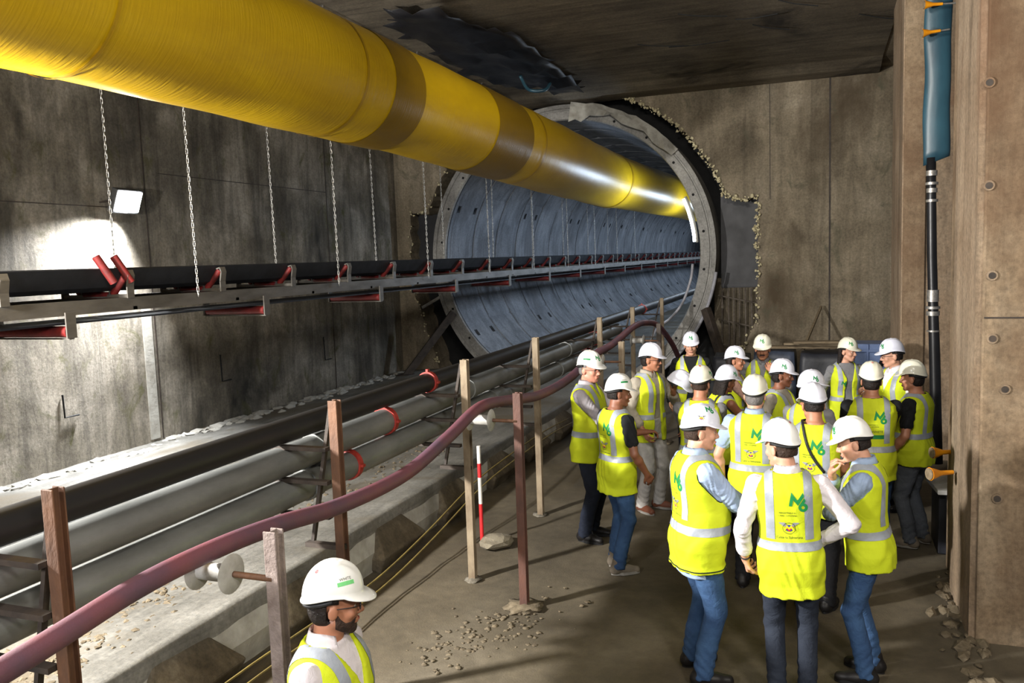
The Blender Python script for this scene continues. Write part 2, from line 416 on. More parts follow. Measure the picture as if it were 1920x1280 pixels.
for (x, z) in ((1.03, 3.12), (1.06, 2.53), (1.07, 2.11), (1.15, 1.77), (1.02, 3.78), (1.12, 1.02)):
    mb = MB(); mb.tube([(x, 6.262, z), (x, 6.25, z)], 0.034, 16); mb.tube([(x, 6.255, z), (x, 6.247, z)], 0.022, 16, mi=1)
    h = mb.build('tie_hole', [M['pillar_board'], M['steel_dark']])
    tag(h, {3.12: 'round formwork tie hole high on the near tan pillar, second from the top', 2.53: 'round formwork tie hole on the near tan pillar just above its horizontal joint',
            2.11: 'round formwork tie hole on the near tan pillar just below its horizontal joint', 1.77: 'round formwork tie hole on the near tan pillar set furthest right',
            3.78: 'round formwork tie hole near the top of the tan pillar', 1.02: 'lowest round formwork tie hole on the near tan pillar'}[z], 'tie hole', 'tie holes of the near pillar')

# ------------------------------------------------------------------ tunnel lining (recessed joints and bolt pockets)
def lining():
    def bp(cells):
        """breakpoints with narrow walls"""
        return cells
    ringL = 1.5; y0 = YH - 0.15; nr = 30
    nseg = 6
    A = np.linspace(0, 2*PI, 217)
    yb = []
    for r in range(nr):
        b = y0 + r * ringL
        yb += [b + 0.0, b + 0.035, b + 0.045, b + 0.20, b + 0.21, b + 0.36, b + 0.37, b + 0.75, b + 1.13, b + 1.14, b + 1.29, b + 1.30, b + 1.455, b + 1.465]
    yb.append(y0 + nr * ringL)
    yb = np.array(yb); na = len(A)
    vs = np.zeros((len(yb), na, 3))
    for j, y in enumerate(yb):
        r_i = int((y - y0 + 1e-6) // ringL); t = (y - y0) - r_i * ringL
        for i, a in enumerate(A):
            d = 0.0
            if t < 0.036 or t > 1.46: d = 0.04
            ph = (i + (18 if r_i % 2 else 0)) % 36
            if ph == 0: d = 0.025
            if (0.2 < t < 0.365 or 1.135 < t < 1.295) and i % 18 in (4,) and (r_i*7 + i//18*5) % 11 < 4: d = 0.07
            if r_i == 0 and t < 0.1: d = 0
            R = R_IN + d
            vs[j, i] = (TC[0] + R*math.cos(a), y, TC[1] + R*math.sin(a))
    n = na
    fs = [(j*n+i, (j+1)*n+i, (j+1)*n+i+1, j*n+i+1) for j in range(len(yb)-1) for i in range(n-1)]
    me = bpy.data.meshes.new('wall_tunnel'); me.from_pydata(vs.reshape(-1, 3).tolist(), [], fs)
    me.materials.append(M['lining']); me.materials.append(M['joint'])
    mi = []  # dark slot covers the gasket joints and the bottoms of the pockets
    for j in range(len(yb)-1):
        r_i = int(((yb[j]+yb[j+1])/2 - y0)//ringL); t = (yb[j]+yb[j+1])/2 - y0 - r_i*ringL
        for i in range(n-1): mi.append(1 if (t < 0.036 or t > 1.46 or ((0.2 < t < 0.365 or 1.135 < t < 1.295) and i % 18 in (3, 4) and (r_i*7 + i//18*5) % 11 < 4)) else 0)
    me.polygons.foreach_set('material_index', mi); me.shade_smooth(); me.set_sharp_from_angle(angle=math.radians(25))
    o = bpy.data.objects.new('wall_tunnel', me); COL.objects.link(o); o['kind'] = 'structure'
lining()
mb = MB(); vs = []; fs = []
prof = [(R_IN, YH - 0.16), (R_IN + 0.02, YH - 0.2), (R_OUT - 0.13, YH - 0.2), (R_OUT - 0.12, YH - 0.17), (R_OUT - 0.09, YH - 0.17), (R_OUT - 0.08, YH - 0.2), (R_OUT, YH - 0.2), (R_OUT, YH + 1.0)]
n = len(prof)
for k in range(144):
    a = 2*PI*k/144
    for (R, y) in prof: vs.append((TC[0] + R*math.cos(a), y, TC[1] + R*math.sin(a)))
    j = (k+1) % 144
    for i in range(n-1): fs.append((k*n+i, k*n+i+1, j*n+i+1, j*n+i))
mb.add(vs, fs); o = mb.build('trim_portal', M['ring'], smooth=True); smooth_by_angle(o, 40); o['kind'] = 'structure'
mb = MB()
for k in range(24):
    a = 2*PI*(k+0.5)/24; R = R_IN + 0.10
    p = (TC[0] + R*math.cos(a), YH - 0.203, TC[1] + R*math.sin(a)); mb.tube([p, (p[0], p[1]+0.03, p[2])], 0.028, 10)
o = mb.build('trim_portal_holes', M['soil']); o['kind'] = 'structure'
mb = MB(); mb.box((TC[0], YH + 21, -0.02), (2.6, 44, 0.5)); o = mb.build('floor_tunnel', M['slab']); o['kind'] = 'structure'
mb = MB(); mb.tube([(TC[0], YH + 44.5, TC[1]), (TC[0], YH + 44.8, TC[1])], 3.2, 40); o = mb.build('wall_tunnel_far', M['soil']); o['kind'] = 'structure'

# sprayed foam round the broken edge of the opening
mb = MB(); R = random.Random(5)
for i, (x, z) in enumerate(HOLE):
    if z < 0.3: continue
    arc = z > 3.9
    for q in range(8):
        if (x > -4.6 and z > 2.5) or R.random() < 0.35:
            if x < -7 and R.random() < 0.55: continue
            lump(mb, (x + R.uniform(-.05, .05), YH - 0.02 + R.uniform(-.05, .06), z + R.uniform(-.05, .05)), R.uniform(0.010, 0.034), (1, 0.8, 1), 0.6, 1, seed=i*11+q)
o = mb.build('spray_foam', M['foam'], smooth=True); tag(o, 'cream spray foam crusted along the broken edge of the tunnel opening', 'foam', kind='stuff')
# crumpled grey sheet peeling from the crown of the ring
mb = MB(); vs = []; fs = []; R = random.Random(11); N = 16
for k in range(N + 1):
    a = math.radians(86 - 46 * k / N)
    for q, rr in enumerate((3.17, 3.08, 2.96 + 0.05*math.sin(k*1.3) - (0.2 if k < 3 else 0))):
        vs.append((TC[0] + rr*math.cos(a) + R.uniform(-.02, .02), YH - 0.26 - 0.05*q + R.uniform(-.05, .05), TC[1] + rr*math.sin(a) + R.uniform(-.02, .02)))
for k in range(N):
    for q in range(2): fs.append((k*3+q, k*3+q+1, k*3+3+q+1, k*3+3+q))
mb.add(vs, fs); o = mb.build('metal_flashing', M['kerbwhite'])
md = o.modifiers.new('t', 'SOLIDIFY'); md.thickness = 0.008
tag(o, 'crumpled pale metal sheet peeling off the top of the tunnel ring', 'sheet')

# right-hand notch: steel plate above, bare reinforcing bars below
mb = MB(); mb.box((-1.55, YH + 0.42, 2.95), (0.8, 0.03, 1.9)); mb.box((-1.55, YH + 0.4, 2.05), (0.8, 0.05, 0.06))
o = mb.build('steel_plate', M['plate']); tag(o, 'dark steel plate closing the upper notch right of the tunnel ring', 'plate')
mb = MB(); mb.box((-8.7, YH + 0.42, 3.0), (0.7, 0.03, 1.7)); o = mb.build('steel_plate', M['plate']); tag(o, 'dark steel plate in the notch left of the tunnel ring', 'plate')
rm = empty('reinforcement_mat', (-1.5, YH + 0.3, 0.3), 0, 'bare reinforcing bars exposed in the lower right notch of the opening', 'reinforcement')
mb = MB(); mb.box((-0.05, 0.18, 0.8), (1.1, 0.06, 2.2)); mb.build('broken_concrete', M['block'], rm)
for k in range(7):
    mb = MB(); x = -0.42 + 0.115*k; mb.tube([(x, 0, -0.3), (x + rng.uniform(-.02, .02), 0.02, 0.8), (x, 0, 1.7)], 0.016, 8); mb.build('rebar', M['rebar'], rm, smooth=True)
for k in range(3):
    mb = MB(); z = 0.5 + 0.5*k; mb.tube([(-0.5, -0.03, z + 0.05), (0.35, -0.03, z - 0.14)], 0.013, 8); mb.build('rebar', M['rebar'], rm, smooth=True)
# raking steel braces at the ring
for (a, b, lab) in (((-2.18, YH - 0.35, 1.62), (-1.62, YH - 0.75, 0.0), 'dark raking steel brace right of the tunnel ring'),
                    ((-7.75, YH - 0.35, 1.6), (-8.75, YH - 0.9, 0.2), 'dark raking steel brace left of the tunnel ring')):
    mb = MB(); mb.bar(a, b, 0.14, 0.16); d = Vector(b) - Vector(a)
    mb.box(Vector(b) + Vector((0, 0, 0.04)), (0.3, 0.3, 0.04)); o = mb.build('steel_brace', M['steel_dark'], bevel=0.006); tag(o, lab, 'brace')
mb = MB(); mb.bar((-8.65, YH - 0.1, 1.7), (-7.95, YH - 0.15, 2.05), 0.06, 0.06); o = mb.build('steel_strut', M['ring']); tag(o, 'short pale steel strut across the lower left notch of the opening', 'strut')

# ------------------------------------------------------------------ lamps in view, plus added tube lamps deeper in the tunnel
fl_ = empty('floodlight', (XL, 9.05, 3.72), 0, 'glaring work floodlight fixed high on the left concrete wall', 'floodlight')
mb = MB(); mb.box((0.20, 0, 0.02), (0.10, 0.46, 0.34), Matrix.Rotation(math.radians(22), 3, 'Y')); mb.build('housing', M['lamp_body'], fl_, bevel=0.01)
mb = MB(); mb.box((0.262, 0, 0.0), (0.02, 0.40, 0.28), Matrix.Rotation(math.radians(22), 3, 'Y')); mb.build('lamp_glass', M['lamp_glow'], fl_)
mb = MB(); mb.bar((0, -0.25, 0.0), (0.2, -0.25, 0.02), 0.03, 0.02); mb.bar((0, 0.25, 0.0), (0.2, 0.25, 0.02), 0.03, 0.02); mb.build('yoke', M['steel_dark'], fl_)
tb = empty('tube_lamp', (TC[0], YH + 0.15, TC[1]), 0, 'glowing white tube lamp on the right inner side of the tunnel ring', 'lamp')
def tube_arc(R, a0, a1, n=8): return [(R*math.cos(a0 + (a1-a0)*k/n), 0, R*math.sin(a0 + (a1-a0)*k/n)) for k in range(n+1)]
mb = MB(); mb.tube(tube_arc(2.68, math.radians(4), math.radians(23.5)), 0.028, 12); mb.build('tube', M['tube_glow'], tb, smooth=True)
mb = MB(); mb.tube(tube_arc(2.735, math.radians(3.5), math.radians(24)), 0.03, 8); mb.build('fitting', M['kerbwhite'], tb, smooth=True)
for k in range(6):  # further tubes out of view, added to light the tunnel interior
    c = copy_tree(tb); c.location.y = YH + 0.15 + 5.5*(k+1)
    c['label'] = 'added tube lamp deeper inside the tunnel beyond the ring lamp, number %s from the mouth' % ['two', 'three', 'four', 'five', 'six', 'seven'][k]; c['group'] = 'tube lamps along the tunnel'
tb['group'] = 'tube lamps along the tunnel'
# ------------------------------------------------------------------ yellow ventilation duct
ORD = ['nearest', 'second', 'third', 'fourth', 'fifth', 'sixth', 'seventh', 'eighth', 'ninth', 'tenth', 'eleventh', 'twelfth', 'thirteenth', 'fourteenth', 'fifteenth']
DR = 0.585
dpath = [(-4.6, -2.0, 4.6), (-4.6, 4.0, 4.6), (-4.6, 9.0, 4.6), (-4.5, 11.0, 4.53), (-4.37, 12.8, 4.45), (-4.33, 17.6, 4.37), (-4.02, 25, 4.38), (-3.95, 30, 4.38), (-3.95, 58, 4.38)]
def duct_point(y):
    for a, b in zip(dpath, dpath[1:]):
        if a[1] <= y <= b[1]:
            t = (y - a[1]) / (b[1] - a[1]); t2 = t*t*(3-2*t) if 9.0 <= y <= 17.5 and False else t
            return Vector((a[0] + (b[0]-a[0])*t, y, a[2] + (b[2]-a[2])*t))
def duct_piece(y0, y1, r, mat, name, parent, step=0.25, wob=0.008):
    ys = []; y = y0
    while y < y1: ys.append(y); y += step if y < 20 else 2.0
    ys.append(y1)
    mb = MB(); rs = [r + wob*math.sin(3.1*y) * math.sin(1.3*y) for y in ys]
    P = [duct_point(y) for y in ys]
    # smooth the bends a little
    P = [P[0]] + [(P[i-1] + P[i]*2 + P[i+1]) / 4 for i in range(1, len(P)-1)] + [P[-1]]
    mb.tube(P, rs, 64, caps=False)
    return mb.build(name, mat, parent, smooth=True)
du = empty('ventilation_duct', (-4.6, 0, 4.6), 0, 'huge yellow fabric ventilation duct hung under the ceiling and running into the tunnel', 'ventilation duct')
def place(o, par): o.parent = par; o.matrix_parent_inverse = Matrix.Translation(-Vector(par.location)); return o
def dp(y0, y1, r, mat, name, **k): return place(duct_piece(y0, y1, r, mat, name, None, **k), du)
dp(-2.0, 17.7, DR, M['duct'], 'duct_section'); dp(17.6, 58, DR - 0.012, M['duct'], 'duct_section')
dp(7.62, 8.3, DR + 0.008, M['duct_dark'], 'overlap_band', wob=0.004); dp(10.35, 11.55, DR + 0.008, M['duct_dark'], 'overlap_band', wob=0.004)
dp(7.05, 7.09, DR + 0.012, M['duct_seam'], 'seam_band', step=0.02); dp(17.55, 17.68, DR + 0.012, M['duct_seam'], 'seam_band', step=0.05)
dp(12.0, 12.04, DR + 0.012, M['duct_seam'], 'seam_band', step=0.02); dp(4.1, 4.13, DR + 0.012, M['duct_seam'], 'seam_band', step=0.02)

# ------------------------------------------------------------------ belt conveyor, hung from chains
cv = empty('belt_conveyor', (-6.4, 0, 2.3), 0, 'long black trough belt conveyor with red rollers hung along the left side into the tunnel', 'conveyor')
def cp(mb, name, mat, parent=None, **k):
    o = mb.build(name, mat, None, **k); return place(o, cv) if parent is None else o
Y0, Y1 = -1.0, 55.0
XN, XF = -6.0, -6.8
prof = [(-6.04, 2.795), (-6.15, 2.63), (-6.24, 2.595), (-6.56, 2.595), (-6.65, 2.63), (-6.76, 2.795), (-6.772, 2.785), (-6.664, 2.62), (-6.56, 2.58), (-6.24, 2.58), (-6.136, 2.62), (-6.028, 2.785)]
mb = MB(); mb.prism(prof, Y0, Y1); cp(mb, 'carrying_belt', M['belt'], bevel=0)
mb = MB(); mb.prism([(-6.08, 2.335), (-6.72, 2.335), (-6.72, 2.32), (-6.08, 2.32)], Y0, Y1); cp(mb, 'return_belt', M['belt'])
for x, s in ((XN, 1), (XF, -1)):
    mb = MB(); mb.prism([(x, 2.52), (x - s*0.06, 2.52), (x - s*0.06, 2.508), (x - s*0.012, 2.508), (x - s*0.012, 2.412), (x - s*0.06, 2.412), (x - s*0.06, 2.40), (x, 2.40)], Y0, Y1)
    cp(mb, 'stringer', M['conv_steel'])
mb = MB()
for k in range(38): mb.box((-6.4, 0.2 + 1.45*k, 2.42), (0.8, 0.05, 0.03))
cp(mb, 'cross_ties', M['conv_steel'])
# idler stand: base bar, two curved uprights, three rollers
def idler():
    mb = MB(); mb.box((0, 0, 2.535), (0.80, 0.06, 0.03))
    for s in (1, -1):
        pts = [(s*0.405, 2.52), (s*0.405, 2.62), (s*0.425, 2.72), (s*0.41, 2.765), (s*0.37, 2.755)]
        for a, b in zip(pts, pts[1:]): mb.bar((a[0], 0, a[1]), (b[0], 0, b[1]), 0.075, 0.012, up=(0, 1, 0)) if False else mb.box(((a[0]+b[0])/2, 0, (a[1]+b[1])/2), (0.014, 0.08, math.hypot(b[0]-a[0], b[1]-a[1]) + 0.012), Matrix.Rotation(math.atan2(b[0]-a[0], b[1]-a[1]), 3, 'Y'))
        mb.box((s*0.175, 0, 2.55), (0.015, 0.05, 0.06))
    o = cp(mb, 'idler_stand', M['conv_steel'])
    for a, b in (((-0.15, 2.545), (0.15, 2.545)), ((0.20, 2.555), (0.385, 2.745)), ((-0.20, 2.555), (-0.385, 2.745))):
        r = MB(); r.tube([(a[0], 0, a[1]), (b[0], 0, b[1])], 0.033, 14); q = r.build('idler_roller', M['conv_red'], o, smooth=True); smooth_by_angle(q)
    return o
def cprel(x0):  # idler geometry is drawn about x = 0: shift to the conveyor axis
    return Vector((-6.4 - cv.location.x, 0, 0))
I0 = idler(); I0.matrix_parent_inverse = Matrix.Identity(4); I0.location = (0, 4.68, -2.3)
k = 1
while 4.68 + 1.27*k < 54:
    c = copy_tree(I0, cv); c.location = (0, 4.68 + 1.27*k, -2.3); k += 1
c = copy_tree(I0, cv); c.location = (0, 3.41, -2.3)
c = copy_tree(I0, cv); c.location = (0, 2.14, -2.3)
# upright guide rollers at the second idler
for dy in (0.0, -0.2):
    mb = MB(); mb.tube([(-5.985, 5.96 + dy, 2.66), (-6.05, 5.84 + dy, 2.90)], 0.036, 14); q = cp(mb, 'guide_roller', M['conv_red'], smooth=True); smooth_by_angle(q)
# return idlers: grey drop brackets and a red roller
def ret():
    mb = MB()
    for s in (1, -1):
        mb.box((s*0.43, 0, 2.32), (0.014, 0.10, 0.22)); 
    mb.box((0, 0, 2.205), (0.86, 0.05, 0.012))
    o = cp(mb, 'return_bracket', M['conv_steel'])
    r = MB(); r.tube([(-0.41, 0, 2.265), (0.41, 0, 2.265)], 0.048, 16); q = r.build('return_roller', M['conv_red'], o, smooth=True); smooth_by_angle(q)
    return o
B0 = ret(); B0.matrix_parent_inverse = Matrix.Identity(4); B0.location = (0, 5.25, -2.3)
k = 1
while 5.25 + 2.66*k < 54:
    c = copy_tree(B0, cv); c.location = (0, 5.25 + 2.66*k, -2.3); k += 1
c = copy_tree(B0, cv); c.location = (0, 2.59, -2.3)

# chains: real links, one object each
def chain_mesh(L):
    mb = MB(); p = 0.046; n = int(L / p)
    for k in range(n):
        z = -k*p; pts = []
        for q in range(10):
            a = 2*PI*q/10; c, s = math.cos(a), math.sin(a)
            u = 0.010*c; w = (0.019 if s > 0 else -0.019)*(1 if abs(s) > 0.2 else abs(s)/0.2) + 0.012*s
            pts.append((u, 0, z + w) if k % 2 == 0 else (0, u, z + w))
        mb.tube(pts, 0.0042, 5, closed=True)
    me = bpy.data.meshes.new('hanging_chain'); me.from_pydata(mb.v, [], mb.f); me.materials.append(M['chain']); me.shade_smooth(); return me
CH_OUT = chain_mesh(6.05 - 2.46)
near_lab = ['near the left edge of the photo, just right of the floodlight', 'over the middle of the left wall', 'near the corner of the left wall', 'against the left side of the tunnel mouth', 'hanging just inside the tunnel mouth']
for k in range(9):
    y = 6.76 + 2.655*k
    for side, x in (('near', -5.965), ('far', -6.835)):
        top = 6.05 if y < YH else TC[1] + math.sqrt(max(0.1, R_IN**2 - (x - TC[0])**2)) - 0.02
        me = CH_OUT if y < YH else (bpy.data.meshes.get('chain_in_' + side) or None)
        if me is None: me = chain_mesh(top - 2.46); me.name = 'chain_in_' + side
        o = bpy.data.objects.new('hanging_chain', me); COL.objects.link(o); o.location = (x, y + (0 if side == 'near' else -0.15), top)
        sw = (rng.uniform(-.012, .012))
        o.rotation_euler = (0, sw, 0.4)
        tag(o, 'steel chain at the %s edge of the conveyor, %s one counting into the picture' % (side, ORD[k]), 'chain', 'chains carrying the belt conveyor')

# ------------------------------------------------------------------ posts, pipes, hose
def I_prof(w=0.062, h=0.06, t=0.008):
    a, b = w/2, h/2
    return [(-a, -b), (a, -b), (a, -b+t), (t/2, -b+t), (t/2, b-t), (a, b-t), (a, b), (-a, b), (-a, b-t), (-t/2, b-t), (-t/2, -b+t), (-a, -b+t)]
row1 = [(0.35, 'steel_rust'), (2.33, 'steel_rust'), (4.34, 'steel_rust'), (6.34, 'steel_pale'), (8.2, 'steel_pale'), (10.9, 'steel_pale'), (13.0, 'steel_pale'), (15.6, 'steel_pale')]
lab1 = ['brown rusty steel post outside the left edge of the picture', 'brown rusty post nearest the camera with pipe brackets, beside the maroon hose', 'rusty steel post behind the bearded man, crossed by the maroon hose',
        'pale dusty steel post standing beside the red and white pole', 'tall pale steel post between the brown roller post and the grey-haired man', 'pale steel pipe post above the white helmet of the grey-shirted man',
        'pale steel pipe post carrying the black pipe before the tunnel mouth', 'far pale steel post closest to the tunnel ring']
for (y, mt), lab in zip(row1, lab1):
    p = empty('pipe_post', (-2.82, y, 0), 0, lab, 'post', 'posts carrying the pipes')
    mb = MB(); mb.prism([(a, b) for a, b in I_prof()], -0.1, 1.92, axis='z'); mb.build('post', M[mt], p, bevel=0.003)
    mb = MB(); mb.bar((-0.045, 0.03, 1.88), (-0.235, 0.03, 0.98), 0.03, 0.022); mb.build('hanger_bar', M['steel_dark'], p)
    for z in (1.62, 1.408, 1.19):
        mb = MB(); mb.box((-0.31, -0.03, z - 0.006), (0.52, 0.05, 0.025)); mb.build('pipe_bracket', M['steel_dark'], p)
    mb = MB(); mb.box((-0.12, 0, 0.985), (0.28, 0.05, 0.03)); mb.build('foot_bracket', M['steel_dark'], p)
    mb = MB(); lump(mb, (0, 0, 0.0), 0.075, (1, 1, 0.3), 0.4, 2, seed=int(y*10)); mb.build('mud_collar', M['rubble'], p, smooth=True)

def pipe(name, label, x, z, r, y0, y1, mat, flanges, couplings, cat='pipe'):
    e = empty(name, (x, 0, z), 0, label, cat)
    mb = MB(); mb.tube([(0, y0, 0), (0, y1, 0)], r, 28); q = mb.build('pipe_barrel', mat, e, smooth=True); smooth_by_angle(q)
    for y in flanges:
        mb = MB(); mb.tube([(0, y-0.06, 0), (0, y+0.06, 0)], r + 0.012, 28); q = mb.build('collar', mat, e, smooth=True); smooth_by_angle(q)
    for y in couplings:
        mb = MB(); mb.tube([(0, y-0.024, 0), (0, y+0.024, 0)], r + 0.014, 28)
        mb.box((r + 0.02, y, 0.0), (0.025, 0.035, 0.02)); mb.box((0.0, y, r + 0.02), (0.02, 0.035, 0.03))
        q = mb.build('red_coupling', M['clamp_red'], e, smooth=True); smooth_by_angle(q); q['label'] = 'red pipe coupling clamp'
    return e
pipe('black_pipe', 'thick black pipe, uppermost of the three pipes along the posts', -3.2, 1.712, 0.078, -1.0, 24.0, M['pipe_black'], (), (6.4, 15.6))
pipe('grey_pipe', 'grey galvanised pipe in the middle, just below the black pipe', -3.22, 1.515, 0.097, -1.0, 13.6, M['pipe_grey'], (4.72, 7.3, 10.6), (5.66, 12.1))
pipe('grey_pipe', 'lowest grey galvanised pipe, nearest the wet slab', -3.22, 1.302, 0.097, -1.0, 12.6, M['pipe_grey'], (4.6, 7.9, 10.2), (5.1, 11.7))

row2 = [(2.86, 1.63, 'steel_mud', 'mud-coated purple-grey post at the shoulder of the bearded man'), (5.93, 1.72, 'steel_redbrown', 'red-brown roller post with its foot in a mud heap at the walkway edge'),
        (9.5, 1.74, 'steel_pale', 'short roller post right behind the grey-haired man in glasses'), (11.9, 1.75, 'steel_dark', 'dark roller post standing left of the man in sunglasses')]
for y, h, mt, lab in row2:
    p = empty('roller_post', (-2.2, y, 0), 0, lab, 'post', 'posts with hose rollers')
    mb = MB(); mb.prism(I_prof(0.064, 0.062, 0.009), -0.1, h, axis='z'); q = mb.build('post', M[mt], p, bevel=0.004)
    zr = h - 0.2; zr = 1.42 if y < 4 else 1.50
    mb = MB(); mb.tube([(0, -0.02, zr), (-0.42, -0.02, zr)], 0.014, 10); mb.build('axle', M['steel_rust'], p, smooth=True)
    rl = MB(); rl.tube([(-0.40, -0.02, zr), (-0.21, -0.02, zr)], 0.04, 18)
    for x in (-0.40, -0.22): rl.tube([(x-0.014, -0.02, zr), (x, -0.02, zr), (x+0.014, -0.02, zr)], [0.06, 0.088, 0.06], 24)
    q = rl.build('hose_roller', M['roller'], p, smooth=True); smooth_by_angle(q, 50)
    mb = MB(); lump(mb, (0, 0, 0.0), 0.12, (1.2, 1.2, 0.28), 0.35, 3, seed=int(y*7)); mb.build('mud_collar', M['mud'], p, smooth=True)
hp = [(-2.5, -0.5, 1.36), (-2.5, 0.8, 1.41), (-2.5, 1.81, 1.47), (-2.51, 2.4, 1.52), (-2.51, 2.85, 1.52), (-2.5, 3.3, 1.49), (-2.5, 3.86, 1.42), (-2.5, 4.62, 1.40), (-2.5, 5.3, 1.50), (-2.51, 5.92, 1.60),
      (-2.5, 6.6, 1.54), (-2.5, 7.31, 1.46), (-2.5, 8.19, 1.46), (-2.5, 8.9, 1.53), (-2.5, 9.5, 1.60), (-2.5, 10.3, 1.62), (-2.5, 11.6, 1.73), (-2.48, 12.4, 1.72), (-2.45, 13.2, 1.60), (-2.4, 14.2, 1.2), (-2.4, 15.2, 0.7)]
mb = MB(); mb.tube(spline(hp, 6), 0.045, 16); o = mb.build('water_hose', M['hose_red'], smooth=True); tag(o, 'thick maroon hose sagging over the rollers along the walkway', 'hose')

# yellow cables lying along the kerb
for dx, dz, lab in ((0.0, 0.0, 'yellow cable strung along the kerb, upper one of the pair'), (0.07, -0.05, 'yellow cable strung along the kerb, lower one of the pair')):
    pts = [(-3.36 + dx, 2.2, 0.24 + dz), (-3.42 + dx, 3.93, 0.22 + dz), (-3.42 + dx, 4.65, 0.20 + dz), (-3.42 + dx, 5.68, 0.17 + dz), (-3.42 + dx, 6.67, 0.26 + dz), (-3.42 + dx, 7.83, 0.42 + dz), (-3.44 + dx, 8.9, 0.45 + dz), (-3.5 + dx, 10.5, 0.42 + dz), (-3.6 + dx, 12.0, 0.3 + dz)]
    mb = MB(); mb.tube(spline(pts, 5), 0.0075, 8); o = mb.build('yellow_cable', M['cable_yellow'], smooth=True); tag(o, lab, 'cable', 'yellow cables')

# kerb blocks with sloping faces
bl = ['kerb block beside the foot of the purple-grey post', 'kerb block behind the hard hat of the bearded man', 'kerb block left of the pale dusty post', 'kerb block behind the red and white pole', 'kerb block behind the red-brown roller post',
      'kerb block left of the tall pale post', 'kerb block behind the man in glasses', 'kerb block in the dark further along the kerb', 'last kerb block near the tunnel mouth']
for k in range(9):
    y0 = 2.15 + 1.36*k; y1 = y0 + 0.86
    vs = [(-3.80, y0 + 0.16, 0.40), (-3.80, y1 - 0.24, 0.40), (-4.0, y1 - 0.24, 0.40), (-4.0, y0 + 0.16, 0.40),
          (-3.62, y0, 0.16), (-3.62, y1, 0.16), (-4.0, y1, 0.16), (-4.0, y0, 0.16), (-3.70, y0 + 0.05, 0.0), (-3.70, y1 - 0.05, 0.0), (-4.0, y1 - 0.05, 0.0), (-4.0, y0 + 0.05, 0.0)]
    vs = [(x + rng.uniform(-.012, .012), y + rng.uniform(-.03, .03), z - 0.02 + rng.uniform(-.01, .01)) for x, y, z in vs]
    fs = [(0, 1, 2, 3), (0, 4, 5, 1), (1, 5, 6, 2), (3, 7, 4, 0), (4, 8, 9, 5), (5, 9, 10, 6), (7, 11, 8, 4), (8, 11, 10, 9), (2, 6, 7, 3), (6, 10, 11, 7)]
    mb = MB(); mb.add(vs, fs); o = mb.build('kerb_block', M['block'], bevel=0.015)
    tag(o, 'grey-brown sloping concrete ' + bl[k], 'concrete block', 'concrete blocks along the kerb')

# red and white marker pole, stone, mud heap, rubble on the slab
mk = empty('marker_pole', (-3.09, 7.2, 0), 0, 'red and white striped marker pole standing behind the pale dusty post', 'pole')
zz = [0, 0.33, 0.52, 0.72, 0.80, 0.95]
for a, b, c in ((0.0, 0.40, 'r'), (0.40, 0.56, 'w'), (0.56, 0.66, 'w'), (0.66, 0.80, 'r'), (0.80, 0.97, 'w')):
    mb = MB(); mb.tube([(0, 0, a), (0, 0, b)], 0.019, 12); q = mb.build('pole_band', M['white_red_' + c], mk, smooth=True); smooth_by_angle(q)
mb = MB(); lump(mb, (-2.93, 7.16, 0.05), 0.17, (0.9, 1.15, 0.38), 0.14, 2, seed=4); o = mb.build('stone', M['stone']); tag(o, 'flat pale stone lying by the foot of the pale dusty post', 'stone')
mb = MB(); R = random.Random(21)
for q in range(190):
    t = R.random(); x = -2.55 + 0.45*t + R.gauss(0, .16); y = 4.95 + 1.0*t + R.gauss(0, .16); lump(mb, (x, y, 0.0), R.uniform(0.004, 0.017), (1.4, 1.4, 0.5), 0.5, 2, seed=q)
o = mb.build('mud_crumbs', M['mud'], smooth=True); tag(o, 'ridge of loose mud crumbs round the foot of the red-brown roller post', 'mud', kind='stuff')
mb = MB(); R = random.Random(22)
for q in range(420):
    if q < 260: t = R.random(); x = -4.35 + R.gauss(0, .16); y = 2.6 + 2.2*t
    else: t = R.random(); x = -4.7 + R.gauss(0, .25); y = 5.5 + 4*t
    z = 0.46 - 0.045*max(0, -4.0 - x); lump(mb, (x, y, z), R.uniform(0.006, 0.026), (1.2, 1.2, 0.6), 0.5, 1, seed=q)
o = mb.build('slab_rubble', M['mud']); tag(o, 'scattered mud and rubble lying on the wet slab', 'rubble', kind='stuff')
mb = MB(); R = random.Random(23)
for q in range(200):
    x = XL + 0.12 + abs(R.gauss(0, .14)); y = R.uniform(3, 17); lump(mb, (x, y, 0.24), R.uniform(0.03, 0.10), (1, 1.6, 0.5), 0.4, 1, seed=q)
o = mb.build('wall_foot_rubble', M['kerbwhite']); tag(o, 'broken concrete crust along the foot of the left wall', 'rubble', kind='stuff')
for (y, z, h, lab) in ((7.92, 0.89, 0.30, 'bent bar stub on the left wall under the floodlight'), (10.97, 0.91, 0.44, 'bent bar stub on the left wall right of the pale seam'), (14.0, 0.88, 0.46, 'bent bar stub near the right end of the left wall')):
    mb = MB(); mb.tube([(XL + 0.02, y, z + h), (XL + 0.03, y, z), (XL + 0.03, y + 0.22, z)], 0.012, 8); o = mb.build('bar_stub', M['soil']); tag(o, 'thin dark ' + lab, 'bar', 'bar stubs on the left wall')
mb = MB(); mb.tube(spline([(-3.8, 3.55, 0.33), (-3.68, 3.55, 0.12), (-3.6, 3.75, 0.03), (-3.45, 3.95, 0.02)], 6), 0.018, 10); o = mb.build('drain_hose', M['hose_grey'], smooth=True); tag(o, 'short grey drain hose curling down off the kerb', 'hose')

